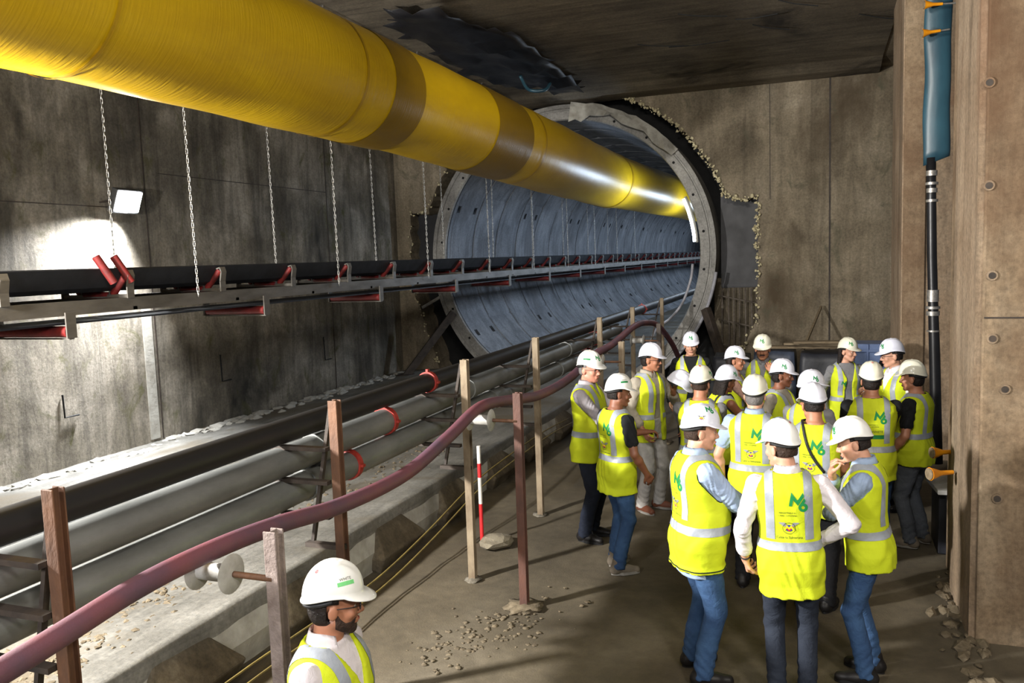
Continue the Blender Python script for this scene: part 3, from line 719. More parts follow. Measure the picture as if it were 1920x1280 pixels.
# black membrane and wires under the ceiling by the tunnel
mb = MB(); R = random.Random(9)
xs_ = np.linspace(-5.7, -4.1, 14); ys_ = np.linspace(9.6, 16.0, 22)
vs = [(x + 0.25*(y - 12.5)*0.15, y, 6.03 - 0.05 - 0.16*abs(hnoise(x*2, y*2, 1.1)) - (0.12 if 12 < y < 15 else 0)*abs(hnoise(x, y, 2.3))) for y in ys_ for x in xs_]
mb.add(vs, [(j*14+i, j*14+i+1, (j+1)*14+i+1, (j+1)*14+i) for j in range(21) for i in range(13) if ((i-6.5)/6.5)**2 + ((j-10)/11.0)**2 < 0.9 + 0.5*hnoise(i*.3, j*.3, 1.0)])
o = mb.build('black_membrane', M['membrane'], smooth=True); tag(o, 'torn black plastic membrane hanging under the ceiling above the duct', 'membrane')
md = o.modifiers.new('t', 'SOLIDIFY'); md.thickness = 0.006
mb = MB(); mb.tube(spline([(-4.9, 13.9, 5.9), (-4.86, 14.2, 5.72), (-4.6, 14.3, 5.70), (-4.55, 14.5, 5.85)], 5), 0.03, 8); o = mb.build('plastic_scrap', M['teal'], smooth=True); tag(o, 'small torn scrap of pale teal plastic in the black membrane', 'plastic')
for k in range(9):
    x = -2.6 + 0.42*k + rng.uniform(-.2, .2); y = 12.2 + rng.uniform(-0.8, 1.6)
    if k == 8: break
    a = rng.uniform(-0.6, 0.6); L = rng.uniform(0.5, 1.1)
    mb = MB(); mb.tube(spline([(x, y, 6.04), (x + 0.4*L*math.cos(a), y + 0.4*L*math.sin(a), 6.0), (x + L*math.cos(a), y + L*math.sin(a), 5.98)], 4), 0.008, 6)
    o = mb.build('tie_wire', M['soil']); tag(o, 'dark tie wire stub sticking out of the ceiling slab', 'wire', 'wire stubs in the ceiling slab')

# ------------------------------------------------------------------ right side: teal sleeve, black hose, anchors, bags
e = empty('hanging_sleeve', (1.26, 11.0, 0), 0, 'teal plastic sleeve hanging down the right wall with a black hose below', 'sleeve')
mb = MB(); n = 32; vs = []; zs = np.linspace(3.72, 6.6, 26)
for j, z in enumerate(zs):
    for k in range(n):
        a = 2*PI*k/n; w = 0.142 + 0.004*math.sin(z*5); d = 0.06 + 0.012*math.sin(z*3 + 1)
        vs.append((w*math.cos(a) + 0.006*math.sin(7*z), d*math.sin(a), z + (0.05*math.cos(a) if j == 0 else 0)))
mb.add(vs, [(j*n+k, j*n+(k+1) % n, (j+1)*n+(k+1) % n, (j+1)*n+k) for j in range(25) for k in range(n)] + [tuple(range(n))]); mb.build('sleeve', M['teal'], e, smooth=True)
h = MB(); h.tube([(-0.055, -0.02, 3.76), (-0.045, -0.02, 3.3), (-0.03, -0.02, 2.6), (-0.01, -0.02, 2.05), (0.015, -0.03, 1.4), (0.035, -0.05, 0.7), (0.05, -0.09, 0.12)], [0.052, 0.052, 0.055, 0.056, 0.062, 0.064, 0.066], 20); h.build('black_hose', M['hose_black'], e, smooth=True)
for z, r, hh in ((3.58, 0.062, 0.06), (3.46, 0.07, 0.03), (3.38, 0.06, 0.05), (3.26, 0.066, 0.03), (2.14, 0.066, 0.14), (2.0, 0.08, 0.03), (1.93, 0.074, 0.05), (1.72, 0.07, 0.02)):
    x = -0.05 + (3.76 - z)*0.022
    mb = MB(); mb.tube([(x, -0.02, z - hh/2), (x, -0.02, z + hh/2)], r, 20); q = mb.build('hose_clamp', M['bolt'], e, smooth=True); smooth_by_angle(q)
def anchor(loc, L, rz, label, tilt=0):
    a = empty('orange_anchor', loc, rz, label, 'anchor', 'orange capped anchors')
    a.rotation_euler = (0, tilt, rz)
    mb = MB(); mb.tube([(0, 0, 0), (-L, 0, 0)], 0.010, 10); mb.build('rod', M['bolt'], a)
    mb = MB(); mb.tube([(-L + 0.02, 0, 0), (-L - 0.08, 0, 0), (-L - 0.13, 0, 0), (-L - 0.17, 0, 0)], [0.016, 0.020, 0.038, 0.050], 16); q = mb.build('cap', M['orange'], a, smooth=True); smooth_by_angle(q)
    mb = MB(); mb.tube([(-L - 0.172, 0, 0), (-L - 0.18, 0, 0)], 0.045, 16); mb.build('cap_face', M['wood'], a)
anchor((0.985, 6.95, 1.02), 0.07, 0.5, 'orange capped anchor at hip height on the pillar edge, the lower and nearer one')
anchor((1.08, 7.6, 1.03), 0.06, 0.4, 'orange capped anchor behind the back of the man in the black shirt')
anchor((1.42, 10.85, 5.45), 0.16, 0.15, 'uppermost orange capped anchor with a long threaded rod across the teal sleeve', 0.03)
anchor((1.36, 10.85, 5.17), 0.12, 0.2, 'second orange capped anchor from the top of the teal sleeve', -0.08)
mb = MB(); mb.box((1.10, 8.25, 0.28), (0.24, 0.5, 0.56)); o = mb.build('dark_box', M['tarp_dark'], bevel=0.01); tag(o, 'dark box standing on the floor behind the near pillar', 'box')
mb = MB(); mb.box((1.10, 8.25, 0.585), (0.34, 0.66, 0.04), Matrix.Rotation(0.1, 3, 'Z')); o = mb.build('grey_board', M['roller'], bevel=0.004); tag(o, 'pale grey board lying on the dark box behind the near pillar', 'board')

# bags, boards and sticks stacked before the headwall
def bag(c, size, mat, label, seed):
    bm = bmesh.new(); bmesh.ops.create_cube(bm, size=1); bmesh.ops.subdivide_edges(bm, edges=bm.edges, cuts=7, use_grid_fill=True)
    R = random.Random(seed)
    for v in bm.verts:
        v.co.x *= size[0]; v.co.y *= size[1]; v.co.z *= size[2]
        k = hnoise(v.co.x*3 + seed, v.co.y*3 + v.co.z*2, 1.5)
        bulge = 1 + 0.10*math.cos(v.co.z/size[2]*PI) + 0.05*k
        v.co.x *= bulge; v.co.y *= bulge; v.co.z += 0.03*k
        v.co += Vector(c) + Vector((0, 0, size[2]/2))
    me = bpy.data.meshes.new('bulk_bag'); bm.to_mesh(me); bm.free(); me.materials.append(mat); me.shade_smooth()
    o = bpy.data.objects.new('bulk_bag', me); COL.objects.link(o); return tag(o, label, 'bag', 'bags before the end wall')
bag((-0.76, 15.2, 0), (0.66, 0.7, 1.0), M['tarp_blue'], 'blue-grey bulk bag behind the moustached man before the end wall', 1)
bag((0.01, 15.1, 0), (0.66, 0.7, 0.98), M['tarp_dark'], 'dark bulk bag under the boards before the end wall', 2)
bag((-1.54, 15.6, 0), (0.62, 0.62, 0.85), M['tarp_dark'], 'dark bulk bag nearest the tunnel ring brace', 3)
mb = MB(); mb.box((0.72, 15.0, 0.58), (0.55, 0.6, 1.15)); 
for k in range(4): mb.box((0.72, 14.69, 0.2 + 0.28*k), (0.57, 0.03, 0.05))
for k in range(3): mb.box((0.5 + 0.22*k, 14.69, 0.58), (0.04, 0.035, 1.15))
o = mb.build('plastic_tank', M['crate_blue'], bevel=0.02); tag(o, 'pale blue plastic tank behind the dark-haired woman at the end wall', 'tank')
bd = [(-0.1, 15.1, 1.06, 1.5, 0.05, 'weathered plank lying flat across the dark bulk bag'), (0.05, 15.0, 1.12, 1.3, -0.1, 'second weathered plank stacked on the first one'), (0.0, 14.85, 1.17, 0.9, 0.12, 'short weathered plank on top of the plank stack')]
for x, y, z, L, a, lab in bd:
    mb = MB(); mb.box((x, y, z), (L, 0.2, 0.04), Matrix.Rotation(a, 3, 'Z')); o = mb.build('plank', M['wood'], bevel=0.003); tag(o, lab, 'plank', 'planks on the bags')
mb = MB(); mb.bar((0.0, 17.15, 1.62), (-0.3, 15.3, 0.98), 0.04, 0.04); o = mb.build('wooden_stake', M['wood']); tag(o, 'slim wooden stake leaning from the bags to the end wall', 'stake')
mb = MB(); mb.tube([(1.12, 14.62, 1.31), (0.48, 13.9, 0.02)], 0.04, 10); o = mb.build('black_pole', M['hose_black'], smooth=True); tag(o, 'black pole leaning on the far pillar behind the men on the right', 'pole')
mb = MB(); R = random.Random(31)
for q in range(160): lump(mb, (R.uniform(-2.0, 1.1), R.uniform(16.1, 17.1), 0.02), R.uniform(0.04, 0.15), (1.2, 1, 0.6), 0.45, 1, seed=q)
for q in range(60): lump(mb, (0.95 + R.gauss(0, .06), R.uniform(5.6, 7.6), 0.0), R.uniform(0.015, 0.055), (1, 1.4, 0.6), 0.45, 1, seed=q+300)
o = mb.build('ground_rubble', M['mud']); tag(o, 'rubble heaped along the foot of the end wall and the pillar', 'rubble', kind='stuff')

# pale hoses at the ring
mb = MB(); mb.tube(spline([(-2.42, 16.9, 2.52), (-2.46, 16.85, 2.2), (-2.62, 16.8, 1.75), (-2.85, 16.7, 1.45), (-3.1, 16.4, 1.22), (-3.25, 16.1, 0.7), (-3.3, 15.9, 0.05)], 6), 0.026, 10); o = mb.build('air_hose', M['hose_grey'], smooth=True); tag(o, 'pale hose dropping from the right inside edge of the tunnel ring', 'hose')
mb = MB(); mb.tube([(TC[0] + (R_OUT+0.03)*math.cos(a), YH - 0.27, TC[1] + (R_OUT+0.03)*math.sin(a)) for a in np.linspace(math.radians(-8), math.radians(-52), 16)], 0.035, 10); o = mb.build('seal_hose', M['hose_grey'], smooth=True); tag(o, 'pale grey seal hose curving down the outer right edge of the tunnel ring', 'hose')

# ------------------------------------------------------------------ light
def area(name, loc, target, size, power, col=(1, 1, 1), sy=None, spread=PI):
    l = bpy.data.lights.new(name, 'AREA'); l.energy = power; l.color = col; l.size = size
    if sy: l.shape = 'RECTANGLE'; l.size_y = sy
    l.spread = spread
    o = bpy.data.objects.new(name, l); COL.objects.link(o); o.location = loc
    d = Vector(target) - Vector(loc); o.rotation_euler = d.to_track_quat('-Z', 'Y').to_euler(); return o
def point(name, loc, power, col=(1, 1, 1), r=0.15):
    l = bpy.data.lights.new(name, 'POINT'); l.energy = power; l.color = col; l.shadow_soft_size = r
    o = bpy.data.objects.new(name, l); COL.objects.link(o); o.location = loc; return o
area('floodlight_beam', (XL + 0.36, 9.0, 3.60), (XL + 0.25, 8.55, 2.6), 0.36, 420, (0.95, 0.97, 1.0), 0.26, math.radians(110))
area('site_floodlight', (-5.85, 1.9, 3.2), (-1.2, 6.2, 1.6), 0.30, 1150, (1.0, 0.97, 0.92), 0.22)
area('right_warm_fill', (3.6, -1.5, 5.2), (0.6, 7.5, 1.5), 0.8, 340, (1.0, 0.92, 0.80))  # unseen warm fill added for the right pillar and the pipe shadow
for k in range(7):  # first at the ring lamp, the rest at the added unseen tubes
    y = YH + 0.15 + 5.5*k; a = math.radians(14)
    p = Vector((TC[0] + 2.62*math.cos(a), y, TC[1] + 2.62*math.sin(a)))
    area('tube_light', p, (TC[0] - 1.0, y, TC[1] - 0.6), 0.06, 110, (0.62, 0.78, 1.0), 0.9)
area('overhead_fill_light', (0.3, 0.4, 5.75), (-1.8, 16, 2.6), 1.2, 240, (1.0, 0.96, 0.88))  # unseen soft fill added to lift the end wall, ceiling and group
area('near_fill_light', (-2.9, -1.3, 3.4), (-1.9, 3.0, 1.2), 0.5, 170, (0.98, 0.98, 1.0))  # unseen light added to brighten the bearded man from camera left
area('end_wall_fill', (-1.6, 6.4, 5.95), (-1.0, 17.3, 2.4), 0.8, 180, (1.0, 0.95, 0.86), None, math.radians(120))  # no real fixture, added to brighten the end wall
w = bpy.data.worlds.new('world'); SC.world = w; w.use_nodes = True
w.node_tree.nodes['Background'].inputs[0].default_value = (0.90, 0.93, 1.0, 1); w.node_tree.nodes['Background'].inputs[1].default_value = 0.10
SC.view_settings.view_transform = 'Standard'; SC.view_settings.look = 'None'; SC.view_settings.gamma = 1.0
SC.view_settings.use_curve_mapping = False; SC.view_settings.exposure = 0.0
# ================================================================== PEOPLE
def fabric(name, c1, c2, rough=0.85, wr=0.35, scale=5, bscale=14, spec=0.25, sheen=0.0):
    m, nt, b = _new(name)
    tc = nt.nodes.new('ShaderNodeTexCoord'); v = tc.outputs['Object']
    n = noise(nt, v, scale, 5); r = ramp(nt, [(0.32, c1), (0.7, c2)]); nt.links.new(n.outputs[0], r.inputs[0])
    nt.links.new(r.outputs[0], b.inputs['Base Color']); b.inputs['Roughness'].default_value = rough
    b.inputs['Specular IOR Level'].default_value = spec
    n2 = noise(nt, v, bscale, 3, 0.5, 1.2); n3 = noise(nt, v, 300, 2)
    ad = nt.nodes.new('ShaderNodeMath'); ad.operation = 'MULTIPLY_ADD'; ad.inputs[1].default_value = 0.12
    nt.links.new(n3.outputs[0], ad.inputs[0]); nt.links.new(n2.outputs[0], ad.inputs[2]); bump(nt, b, ad.outputs[0], wr, 0.02)
    return m
def skin(name, c):
    m, nt, b = _new(name)
    tc = nt.nodes.new('ShaderNodeTexCoord'); n = noise(nt, tc.outputs['Object'], 16, 5)
    r = ramp(nt, [(0.3, [x*0.84 for x in c]), (0.7, [min(1, x*1.06) for x in c])]); nt.links.new(n.outputs[0], r.inputs[0])
    nt.links.new(r.outputs[0], b.inputs['Base Color']); b.inputs['Roughness'].default_value = 0.52
    b.inputs['Subsurface Weight'].default_value = 0.08; b.inputs['Subsurface Radius'].default_value = (0.02, 0.008, 0.005)
    return m
F = {}
F['vest'] = fabric('hi_vis_yellow', lin((202, 214, 40)), lin((186, 200, 30)), 0.75, 0.3, 4, 9)
F['strip'] = fabric('reflective_tape', lin((158, 164, 172)), lin((136, 142, 152)), 0.38, 0.1, 12, 30, 0.5)
F['piping'] = fabric('dark_piping', lin((40, 52, 30)), lin((30, 40, 24)))
F['white_shirt'] = fabric('white_shirt', lin((226, 218, 222)), lin((206, 200, 206)))
F['blue_shirt'] = fabric('light_blue_shirt', lin((160, 178, 204)), lin((140, 158, 188)))
F['grey_shirt'] = fabric('light_grey_shirt', lin((176, 170, 176)), lin((152, 148, 154)))
F['beige_shirt'] = fabric('beige_shirt', lin((168, 160, 146)), lin((142, 134, 122)))
F['black_shirt'] = fabric('black_shirt', lin((30, 32, 34)), lin((20, 21, 24)))
F['pink_shirt'] = fabric('dusty_pink_blouse', lin((176, 140, 124)), lin((146, 112, 100)))
F['grey_top'] = fabric('grey_top', lin((128, 128, 130)), lin((104, 104, 108)))
F['jeans'] = fabric('blue_jeans', lin((58, 86, 122)), lin((40, 62, 96)), 0.9, 0.45, 6, 18)
F['dark_jeans'] = fabric('dark_jeans', lin((44, 50, 62)), lin((30, 35, 46)), 0.9, 0.45, 6, 18)
F['grey_jeans'] = fabric('grey_jeans', lin((92, 96, 104)), lin((70, 74, 82)), 0.9, 0.5, 6, 18)
F['navy'] = fabric('navy_trousers', lin((34, 40, 54)), lin((24, 28, 40)), 0.9, 0.4)
F['black_tr'] = fabric('black_trousers', lin((26, 26, 29)), lin((18, 18, 21)), 0.9, 0.4)
F['white_tr'] = fabric('off_white_trousers', lin((190, 186, 182)), lin((160, 156, 152)), 0.9, 0.5)
F['shoe_black'] = fabric('black_leather', lin((34, 32, 32)), lin((24, 22, 22)), 0.45, 0.1)
F['shoe_grey'] = fabric('dusty_grey_boot', lin((128, 118, 104)), lin((94, 86, 76)), 0.9, 0.3)
F['shoe_brown'] = fabric('brown_leather', lin((122, 74, 54)), lin((92, 56, 42)), 0.5, 0.1)
F['sole'] = fabric('pale_sole', lin((150, 146, 140)), lin((110, 106, 100)), 0.8, 0.1)
F['hair_dark'] = fabric('dark_hair', lin((40, 33, 30)), lin((26, 21, 20)), 0.55, 0.5, 20, 60)
F['hair_brown'] = fabric('brown_hair', lin((62, 46, 36)), lin((44, 32, 26)), 0.6, 0.5, 20, 60)
F['hair_grey'] = fabric('grey_hair', lin((128, 124, 122)), lin((92, 88, 88)), 0.7, 0.5, 20, 60)
F['beard'] = fabric('beard_hair', lin((66, 50, 42)), lin((40, 31, 28)), 0.7, 0.4, 40, 90)
F['brow'] = F['hair_dark']
S = {k: skin('skin_' + k, lin(c)) for k, c in dict(fair=(206, 154, 128), rosy=(206, 142, 120), tan=(176, 120, 92), brown=(132, 84, 62), deep=(112, 70, 52)).items()}
def hatmat(name, c):
    m, nt, b = _new(name); tc = nt.nodes.new('ShaderNodeTexCoord'); n = noise(nt, tc.outputs['Object'], 9, 4)
    r = ramp(nt, [(0.3, [x*0.9 for x in c]), (0.7, c)]); nt.links.new(n.outputs[0], r.inputs[0]); nt.links.new(r.outputs[0], b.inputs['Base Color'])
    b.inputs['Roughness'].default_value = 0.28; b.inputs['Coat Weight'].default_value = 0.3; return m
F['hat_white'] = hatmat('white_hard_hat', lin((236, 236, 232))); F['hat_cool'] = hatmat('cool_white_hard_hat', lin((222, 224, 238)))
F['hat_cream'] = hatmat('cream_hard_hat', lin((226, 224, 206)))
F['strap'] = pmat('black_strap', lin((24, 24, 26)), lin((16, 16, 18)), 10, 0.6)
F['eye_white'] = pmat('eye_white', lin((190, 180, 172)), lin((176, 166, 158)), 10, 0.25, bmp=0)
F['iris'] = pmat('dark_iris', lin((44, 30, 22)), lin((28, 20, 16)), 10, 0.2, bmp=0)
F['lens'] = pmat('dark_lens', lin((26, 24, 28)), lin((18, 18, 20)), 10, 0.12, bmp=0)
F['lip'] = pmat('lips', lin((168, 96, 88)), lin((150, 84, 78)), 20, 0.45, bmp=0)
F['green'] = pmat('print_green', lin((18, 132, 66)), lin((14, 116, 58)), 10, 0.6, bmp=0)
F['green2'] = pmat('print_light_green', lin((120, 206, 128)), lin((104, 190, 114)), 10, 0.6, bmp=0)
F['ink'] = pmat('print_dark', lin((56, 62, 30)), lin((48, 52, 28)), 10, 0.6, bmp=0)
F['wing'] = pmat('print_wing_grey', lin((140, 142, 146)), lin((120, 122, 126)), 10, 0.6, bmp=0)
F['red'] = pmat('print_red', lin((210, 40, 44)), lin((190, 34, 38)), 10, 0.6, bmp=0)
F['blue'] = pmat('print_blue', lin((44, 54, 140)), lin((38, 46, 122)), 10, 0.6, bmp=0)
F['pyellow'] = pmat('print_yellow', lin((250, 224, 30)), lin((240, 210, 24)), 10, 0.6, bmp=0)

# ------------------------------------------------------------------ signed-distance modelling on a grid
class Field:
    def __init__(s, lo, hi, h):
        s.h = h; s.lo = np.array(lo, np.float32)
        s.n = np.ceil((np.array(hi) - s.lo) / h).astype(int) + 1
        s.ax = [(s.lo[i] + h*np.arange(s.n[i])).astype(np.float32) for i in range(3)]
        s.f = np.full(s.n, 0.2, np.float32)
    def sub(s, lo, hi):
        sl = []
        for i in range(3):
            a = int(np.floor((lo[i] - s.lo[i]) / s.h)); b = int(np.ceil((hi[i] - s.lo[i]) / s.h)) + 1
            a = max(0, a); b = min(int(s.n[i]), b)
            if b <= a: return None, None
            sl.append(slice(a, b))
        P = np.meshgrid(s.ax[0][sl[0]], s.ax[1][sl[1]], s.ax[2][sl[2]], indexing='ij', sparse=True)
        return tuple(sl), P
    def add(s, pr, k=0.02, mode='u'):
        lo, hi, fn = pr; m = max(k, 0.0) + 2*s.h
        sl, P = s.sub(np.array(lo) - m, np.array(hi) + m)
        if sl is None: return
        d = fn(*P).astype(np.float32); a = s.f[sl]
        if mode == 'u':
            if k > 0:
                h = np.clip(0.5 + 0.5*(a - d)/k, 0, 1); s.f[sl] = a*(1-h) + d*h - k*h*(1-h)
            else: s.f[sl] = np.minimum(a, d)
        else:
            if k > 0:
                h = np.clip(0.5 - 0.5*(a + d)/k, 0, 1); s.f[sl] = a*(1-h) - d*h + k*h*(1-h)
            else: s.f[sl] = np.maximum(a, -d)
    def cut(s, fn):
        """keep where fn <= 0"""
        P = np.meshgrid(*s.ax, indexing='ij', sparse=True); s.f = np.maximum(s.f, fn(*P).astype(np.float32))
    def warp(s, fn):
        P = np.meshgrid(*s.ax, indexing='ij', sparse=True); s.f = s.f + fn(*P).astype(np.float32)
    def mesh(s):
        f = s.f; ins = f < 0
        nx, ny, nz = f.shape
        c = np.zeros((nx-1, ny-1, nz-1), np.uint8)
        for i in (0, 1):
            for j in (0, 1):
                for k in (0, 1): c += ins[i:nx-1+i, j:ny-1+j, k:nz-1+k]
        act = (c > 0) & (c < 8); idx = np.full(act.shape, -1, np.int64)
        I = np.argwhere(act); N = len(I); idx[act] = np.arange(N)
        acc = np.zeros((N, 3)); cnt = np.zeros(N)
        cs = [(i, j, k) for i in (0, 1) for j in (0, 1) for k in (0, 1)]
        val = {o: f[I[:, 0]+o[0], I[:, 1]+o[1], I[:, 2]+o[2]] for o in cs}
        for a in cs:
            for axx in range(3):
                if a[axx] == 0:
                    b = list(a); b[axx] = 1; b = tuple(b)
                    va, vb = val[a], val[b]; cr = (va < 0) != (vb < 0)
                    t = np.where(cr, va / np.where(cr, va - vb, 1), 0)
                    p = np.zeros((N, 3)); p[:] = a; p[:, axx] += t
                    acc[cr] += p[cr]; cnt[cr] += 1
        V = (I + acc / cnt[:, None]) * s.h + s.lo
        quads = []
        for axx in range(3):
            u, w = (axx+1) % 3, (axx+2) % 3
            A = [slice(None)]*3; B = [slice(None)]*3
            A[axx] = slice(0, -1); B[axx] = slice(1, None)
            sa, sb = ins[tuple(A)], ins[tuple(B)]; cr = sa != sb
            E = np.argwhere(cr)
            ok = (E[:, u] > 0) & (E[:, w] > 0) & (E[:, u] < f.shape[u]-1) & (E[:, w] < f.shape[w]-1); E = E[ok]
            flip = sa[E[:, 0], E[:, 1], E[:, 2]]
            def cell(du, dw):
                q = E.copy(); q[:, u] -= du; q[:, w] -= dw; return idx[q[:, 0], q[:, 1], q[:, 2]]
            q = np.stack([cell(1, 1), cell(0, 1), cell(0, 0), cell(1, 0)], 1)
            q[~flip] = q[~flip][:, ::-1]; quads.append(q)
        return V, np.concatenate(quads)

def relax(V, Q, it=2):
    E = np.concatenate([Q[:, [0, 1]], Q[:, [1, 2]], Q[:, [2, 3]], Q[:, [3, 0]]]); E = np.unique(np.sort(E, 1), axis=0)
    deg = np.bincount(E.ravel(), minlength=len(V)).astype(float)[:, None]
    for k in range(it):
        for lam in (0.5, -0.52):
            S_ = np.zeros_like(V)
            for c in range(3): S_[:, c] = np.bincount(E[:, 0], V[E[:, 1], c], len(V)) + np.bincount(E[:, 1], V[E[:, 0], c], len(V))
            V = V + lam*(S_/np.maximum(deg, 1) - V)
    return V
def cap(a, b, ra, rb=None):
    a = np.array(a, float); b = np.array(b, float); rb = ra if rb is None else rb; ab = b - a; L = max(1e-9, ab @ ab); r = max(ra, rb)
    def fn(x, y, z):
        t = np.clip(((x-a[0])*ab[0] + (y-a[1])*ab[1] + (z-a[2])*ab[2]) / L, 0, 1)
        return np.sqrt((x-a[0]-t*ab[0])**2 + (y-a[1]-t*ab[1])**2 + (z-a[2]-t*ab[2])**2) - (ra + (rb-ra)*t)
    return np.minimum(a, b) - r, np.maximum(a, b) + r, fn
def ell(c, r, R=None):
    c = np.array(c, float); r = np.array(r, float); m = r.max() if R is not None else r
    def fn(x, y, z):
        q = [x-c[0], y-c[1], z-c[2]]
        if R is not None: q = [q[0]*R[0][i] + q[1]*R[1][i] + q[2]*R[2][i] for i in range(3)]
        k0 = np.sqrt((q[0]/r[0])**2 + (q[1]/r[1])**2 + (q[2]/r[2])**2); k1 = np.sqrt((q[0]/r[0]**2)**2 + (q[1]/r[1]**2)**2 + (q[2]/r[2]**2)**2) + 1e-6
        return k0*(k0-1)/k1
    return c - m, c + m, fn
def loft(tab, inf=0.0, T=None, e=2.4, zlo=None, zhi=None):
    t = np.array(tab, float); zl = t[0, 0] if zlo is None else zlo; zh = t[-1, 0] if zhi is None else zhi
    R = None if T is None else np.array(T.to_3x3()); o = None if T is None else np.array(T.translation)
    mx = t[:, 1:3].max() + inf + 0.06
    def fn(x, y, z):
        if R is not None:
            X, Y, Z = x-o[0], y-o[1], z-o[2]
            x = X*R[0, 0] + Y*R[1, 0] + Z*R[2, 0]; y = X*R[0, 1] + Y*R[1, 1] + Z*R[2, 1]; z = X*R[0, 2] + Y*R[1, 2] + Z*R[2, 2]
        a = np.interp(z, t[:, 0], t[:, 1]) + inf; b = np.interp(z, t[:, 0], t[:, 2]) + inf; cy = np.interp(z, t[:, 0], t[:, 3])
        q = ((np.abs(x)/a)**e + (np.abs(y-cy)/b)**e)**(1/e)
        d = (q-1)*np.minimum(a, b)
        return np.maximum(d, np.maximum(zl - inf*0.3 - z, z - zh - inf*0.3))
    lo = np.array([-mx, -mx, zl-0.05]); hi = np.array([mx, mx, zh+0.05])
    if T is not None:
        cs = [np.array(T @ Vector((x, y, z))) for x in (lo[0], hi[0]) for y in (lo[1], hi[1]) for z in (lo[2], hi[2])]
        lo = np.min(cs, 0); hi = np.max(cs, 0)
    return lo, hi, fn

def mesh_obj(name, V, Q, mat, parent=None, T=None, smooth=True):
    V = np.asarray(V, float)
    if T is not None:
        A = np.array(T); V = V @ A[:3, :3].T + A[:3, 3]
    me = bpy.data.meshes.new(name)
    n, q = len(V), len(Q)
    me.vertices.add(n); me.vertices.foreach_set('co', V.astype(np.float32).ravel())
    me.loops.add(4*q); me.loops.foreach_set('vertex_index', np.asarray(Q, np.int32).ravel())
    me.polygons.add(q); me.polygons.foreach_set('loop_start', np.arange(0, 4*q, 4, dtype=np.int32))
    try: me.polygons.foreach_set('loop_total', np.full(q, 4, np.int32))
    except Exception: pass
    me.update(calc_edges=True); me.validate()
    for m in (mat if isinstance(mat, (list, tuple)) else [mat]): me.materials.append(m)
    if smooth: me.shade_smooth()
    o = bpy.data.objects.new(name, me); COL.objects.link(o)
    if parent: o.parent = parent
    return o

# ------------------------------------------------------------------ printed marks, wrapped on a surface
def poly_mesh(polys):
    """polys: list of (points2d, holes, material index) -> verts2d, tris, mi   (subdivided so that it can follow a curve)"""
    bm = bmesh.new(); lay = []
    for pts, holes, mi in polys:
        es = []
        for lp in [pts] + list(holes):
            vs = [bm.verts.new((x, y, 0.0005*mi)) for x, y in lp]
            es += [bm.edges.new((vs[i], vs[(i+1) % len(vs)])) for i in range(len(vs))]
        before = set(bm.faces)
        bmesh.ops.triangle_fill(bm, edges=es, use_beauty=True)
        for f in set(bm.faces) - before: f.material_index = mi
    for _ in range(2):
        long = [e for e in bm.edges if e.calc_length() > 0.02]
        if long: bmesh.ops.subdivide_edges(bm, edges=long, cuts=1)
    bmesh.ops.triangulate(bm, faces=bm.faces)
    bm.verts.ensure_lookup_table(); bm.verts.index_update()
    V = [tuple(v.co) for v in bm.verts]; Fc = [tuple(v.index for v in f.verts) for f in bm.faces]; mi = [f.material_index for f in bm.faces]
    bm.free(); return V, Fc, mi
def circ(c, r, n=24): return [(c[0] + r*math.cos(2*PI*k/n), c[1] + r*math.sin(2*PI*k/n)) for k in range(n)]
def line_logo(w=0.13):
    k = w / 0.44
    def P(l): return [((x - 400)/1000*k*1.0, (500 - y)/1000*k*1.0) for x, y in l]
    m = P([(262, 248), (395, 440), (520, 262), (548, 345), (405, 568), (300, 430), (270, 580), (200, 580)])
    t = P([(545, 385), (575, 455), (545, 508), (470, 520), (416, 590), (440, 545)])
    c = P([(517, 612)])[0]
    return [(m, [], 0), (t, [], 1), (circ(c, 0.106*k), [circ(c, 0.040*k)], 1)]
def emblem(w=0.12):
    k = w / 2.0
    def P(l): return [(x*k, y*k) for x, y in l]
    out = [(circ((0, -0.2*k), 0.62*k, 28), [circ((0, -0.2*k), 0.58*k, 28)], 4), (circ((0, -0.2*k), 0.36*k), [], 1),
           (P([(-0.42, 0.0), (0, -0.58), (0.42, 0.0), (0.2, -0.05), (0, -0.2), (-0.2, -0.05)]), [], 2),
           (P([(-0.55, -0.42), (-0.22, 0.12), (0, -0.12), (0.22, 0.12), (0.55, -0.42), (0.42, -0.5), (0.2, -0.16), (0, -0.36), (-0.2, -0.16), (-0.42, -0.5)]), [], 3)]
    for s in (1, -1):
        pts = [(0.16, 0.02), (0.42, 0.40), (1.0, 0.40), (0.88, 0.22), (0.74, 0.2), (0.66, 0.06), (0.5, 0.04), (0.42, -0.08), (0.26, -0.08)]
        pts = [(s*x, y) for x, y in pts]
        out.append((P(pts if s > 0 else pts[::-1]), [], 0))
    return out
def text_mesh(txt, size):
    cu = bpy.data.curves.new('t', 'FONT'); cu.body = txt; cu.size = size; cu.align_x = 'CENTER'; cu.resolution_u = 2
    o = bpy.data.objects.new('t', cu); COL.objects.link(o); bpy.context.view_layer.update()
    dg = bpy.context.evaluated_depsgraph_get(); me = bpy.data.meshes.new_from_object(o.evaluated_get(dg))
    V = [tuple(v.co) for v in me.vertices]; Fc = [tuple(p.vertices) for p in me.polygons]
    bpy.data.objects.remove(o); bpy.data.curves.remove(cu); bpy.data.meshes.remove(me)
    return V, Fc, [0]*len(Fc)
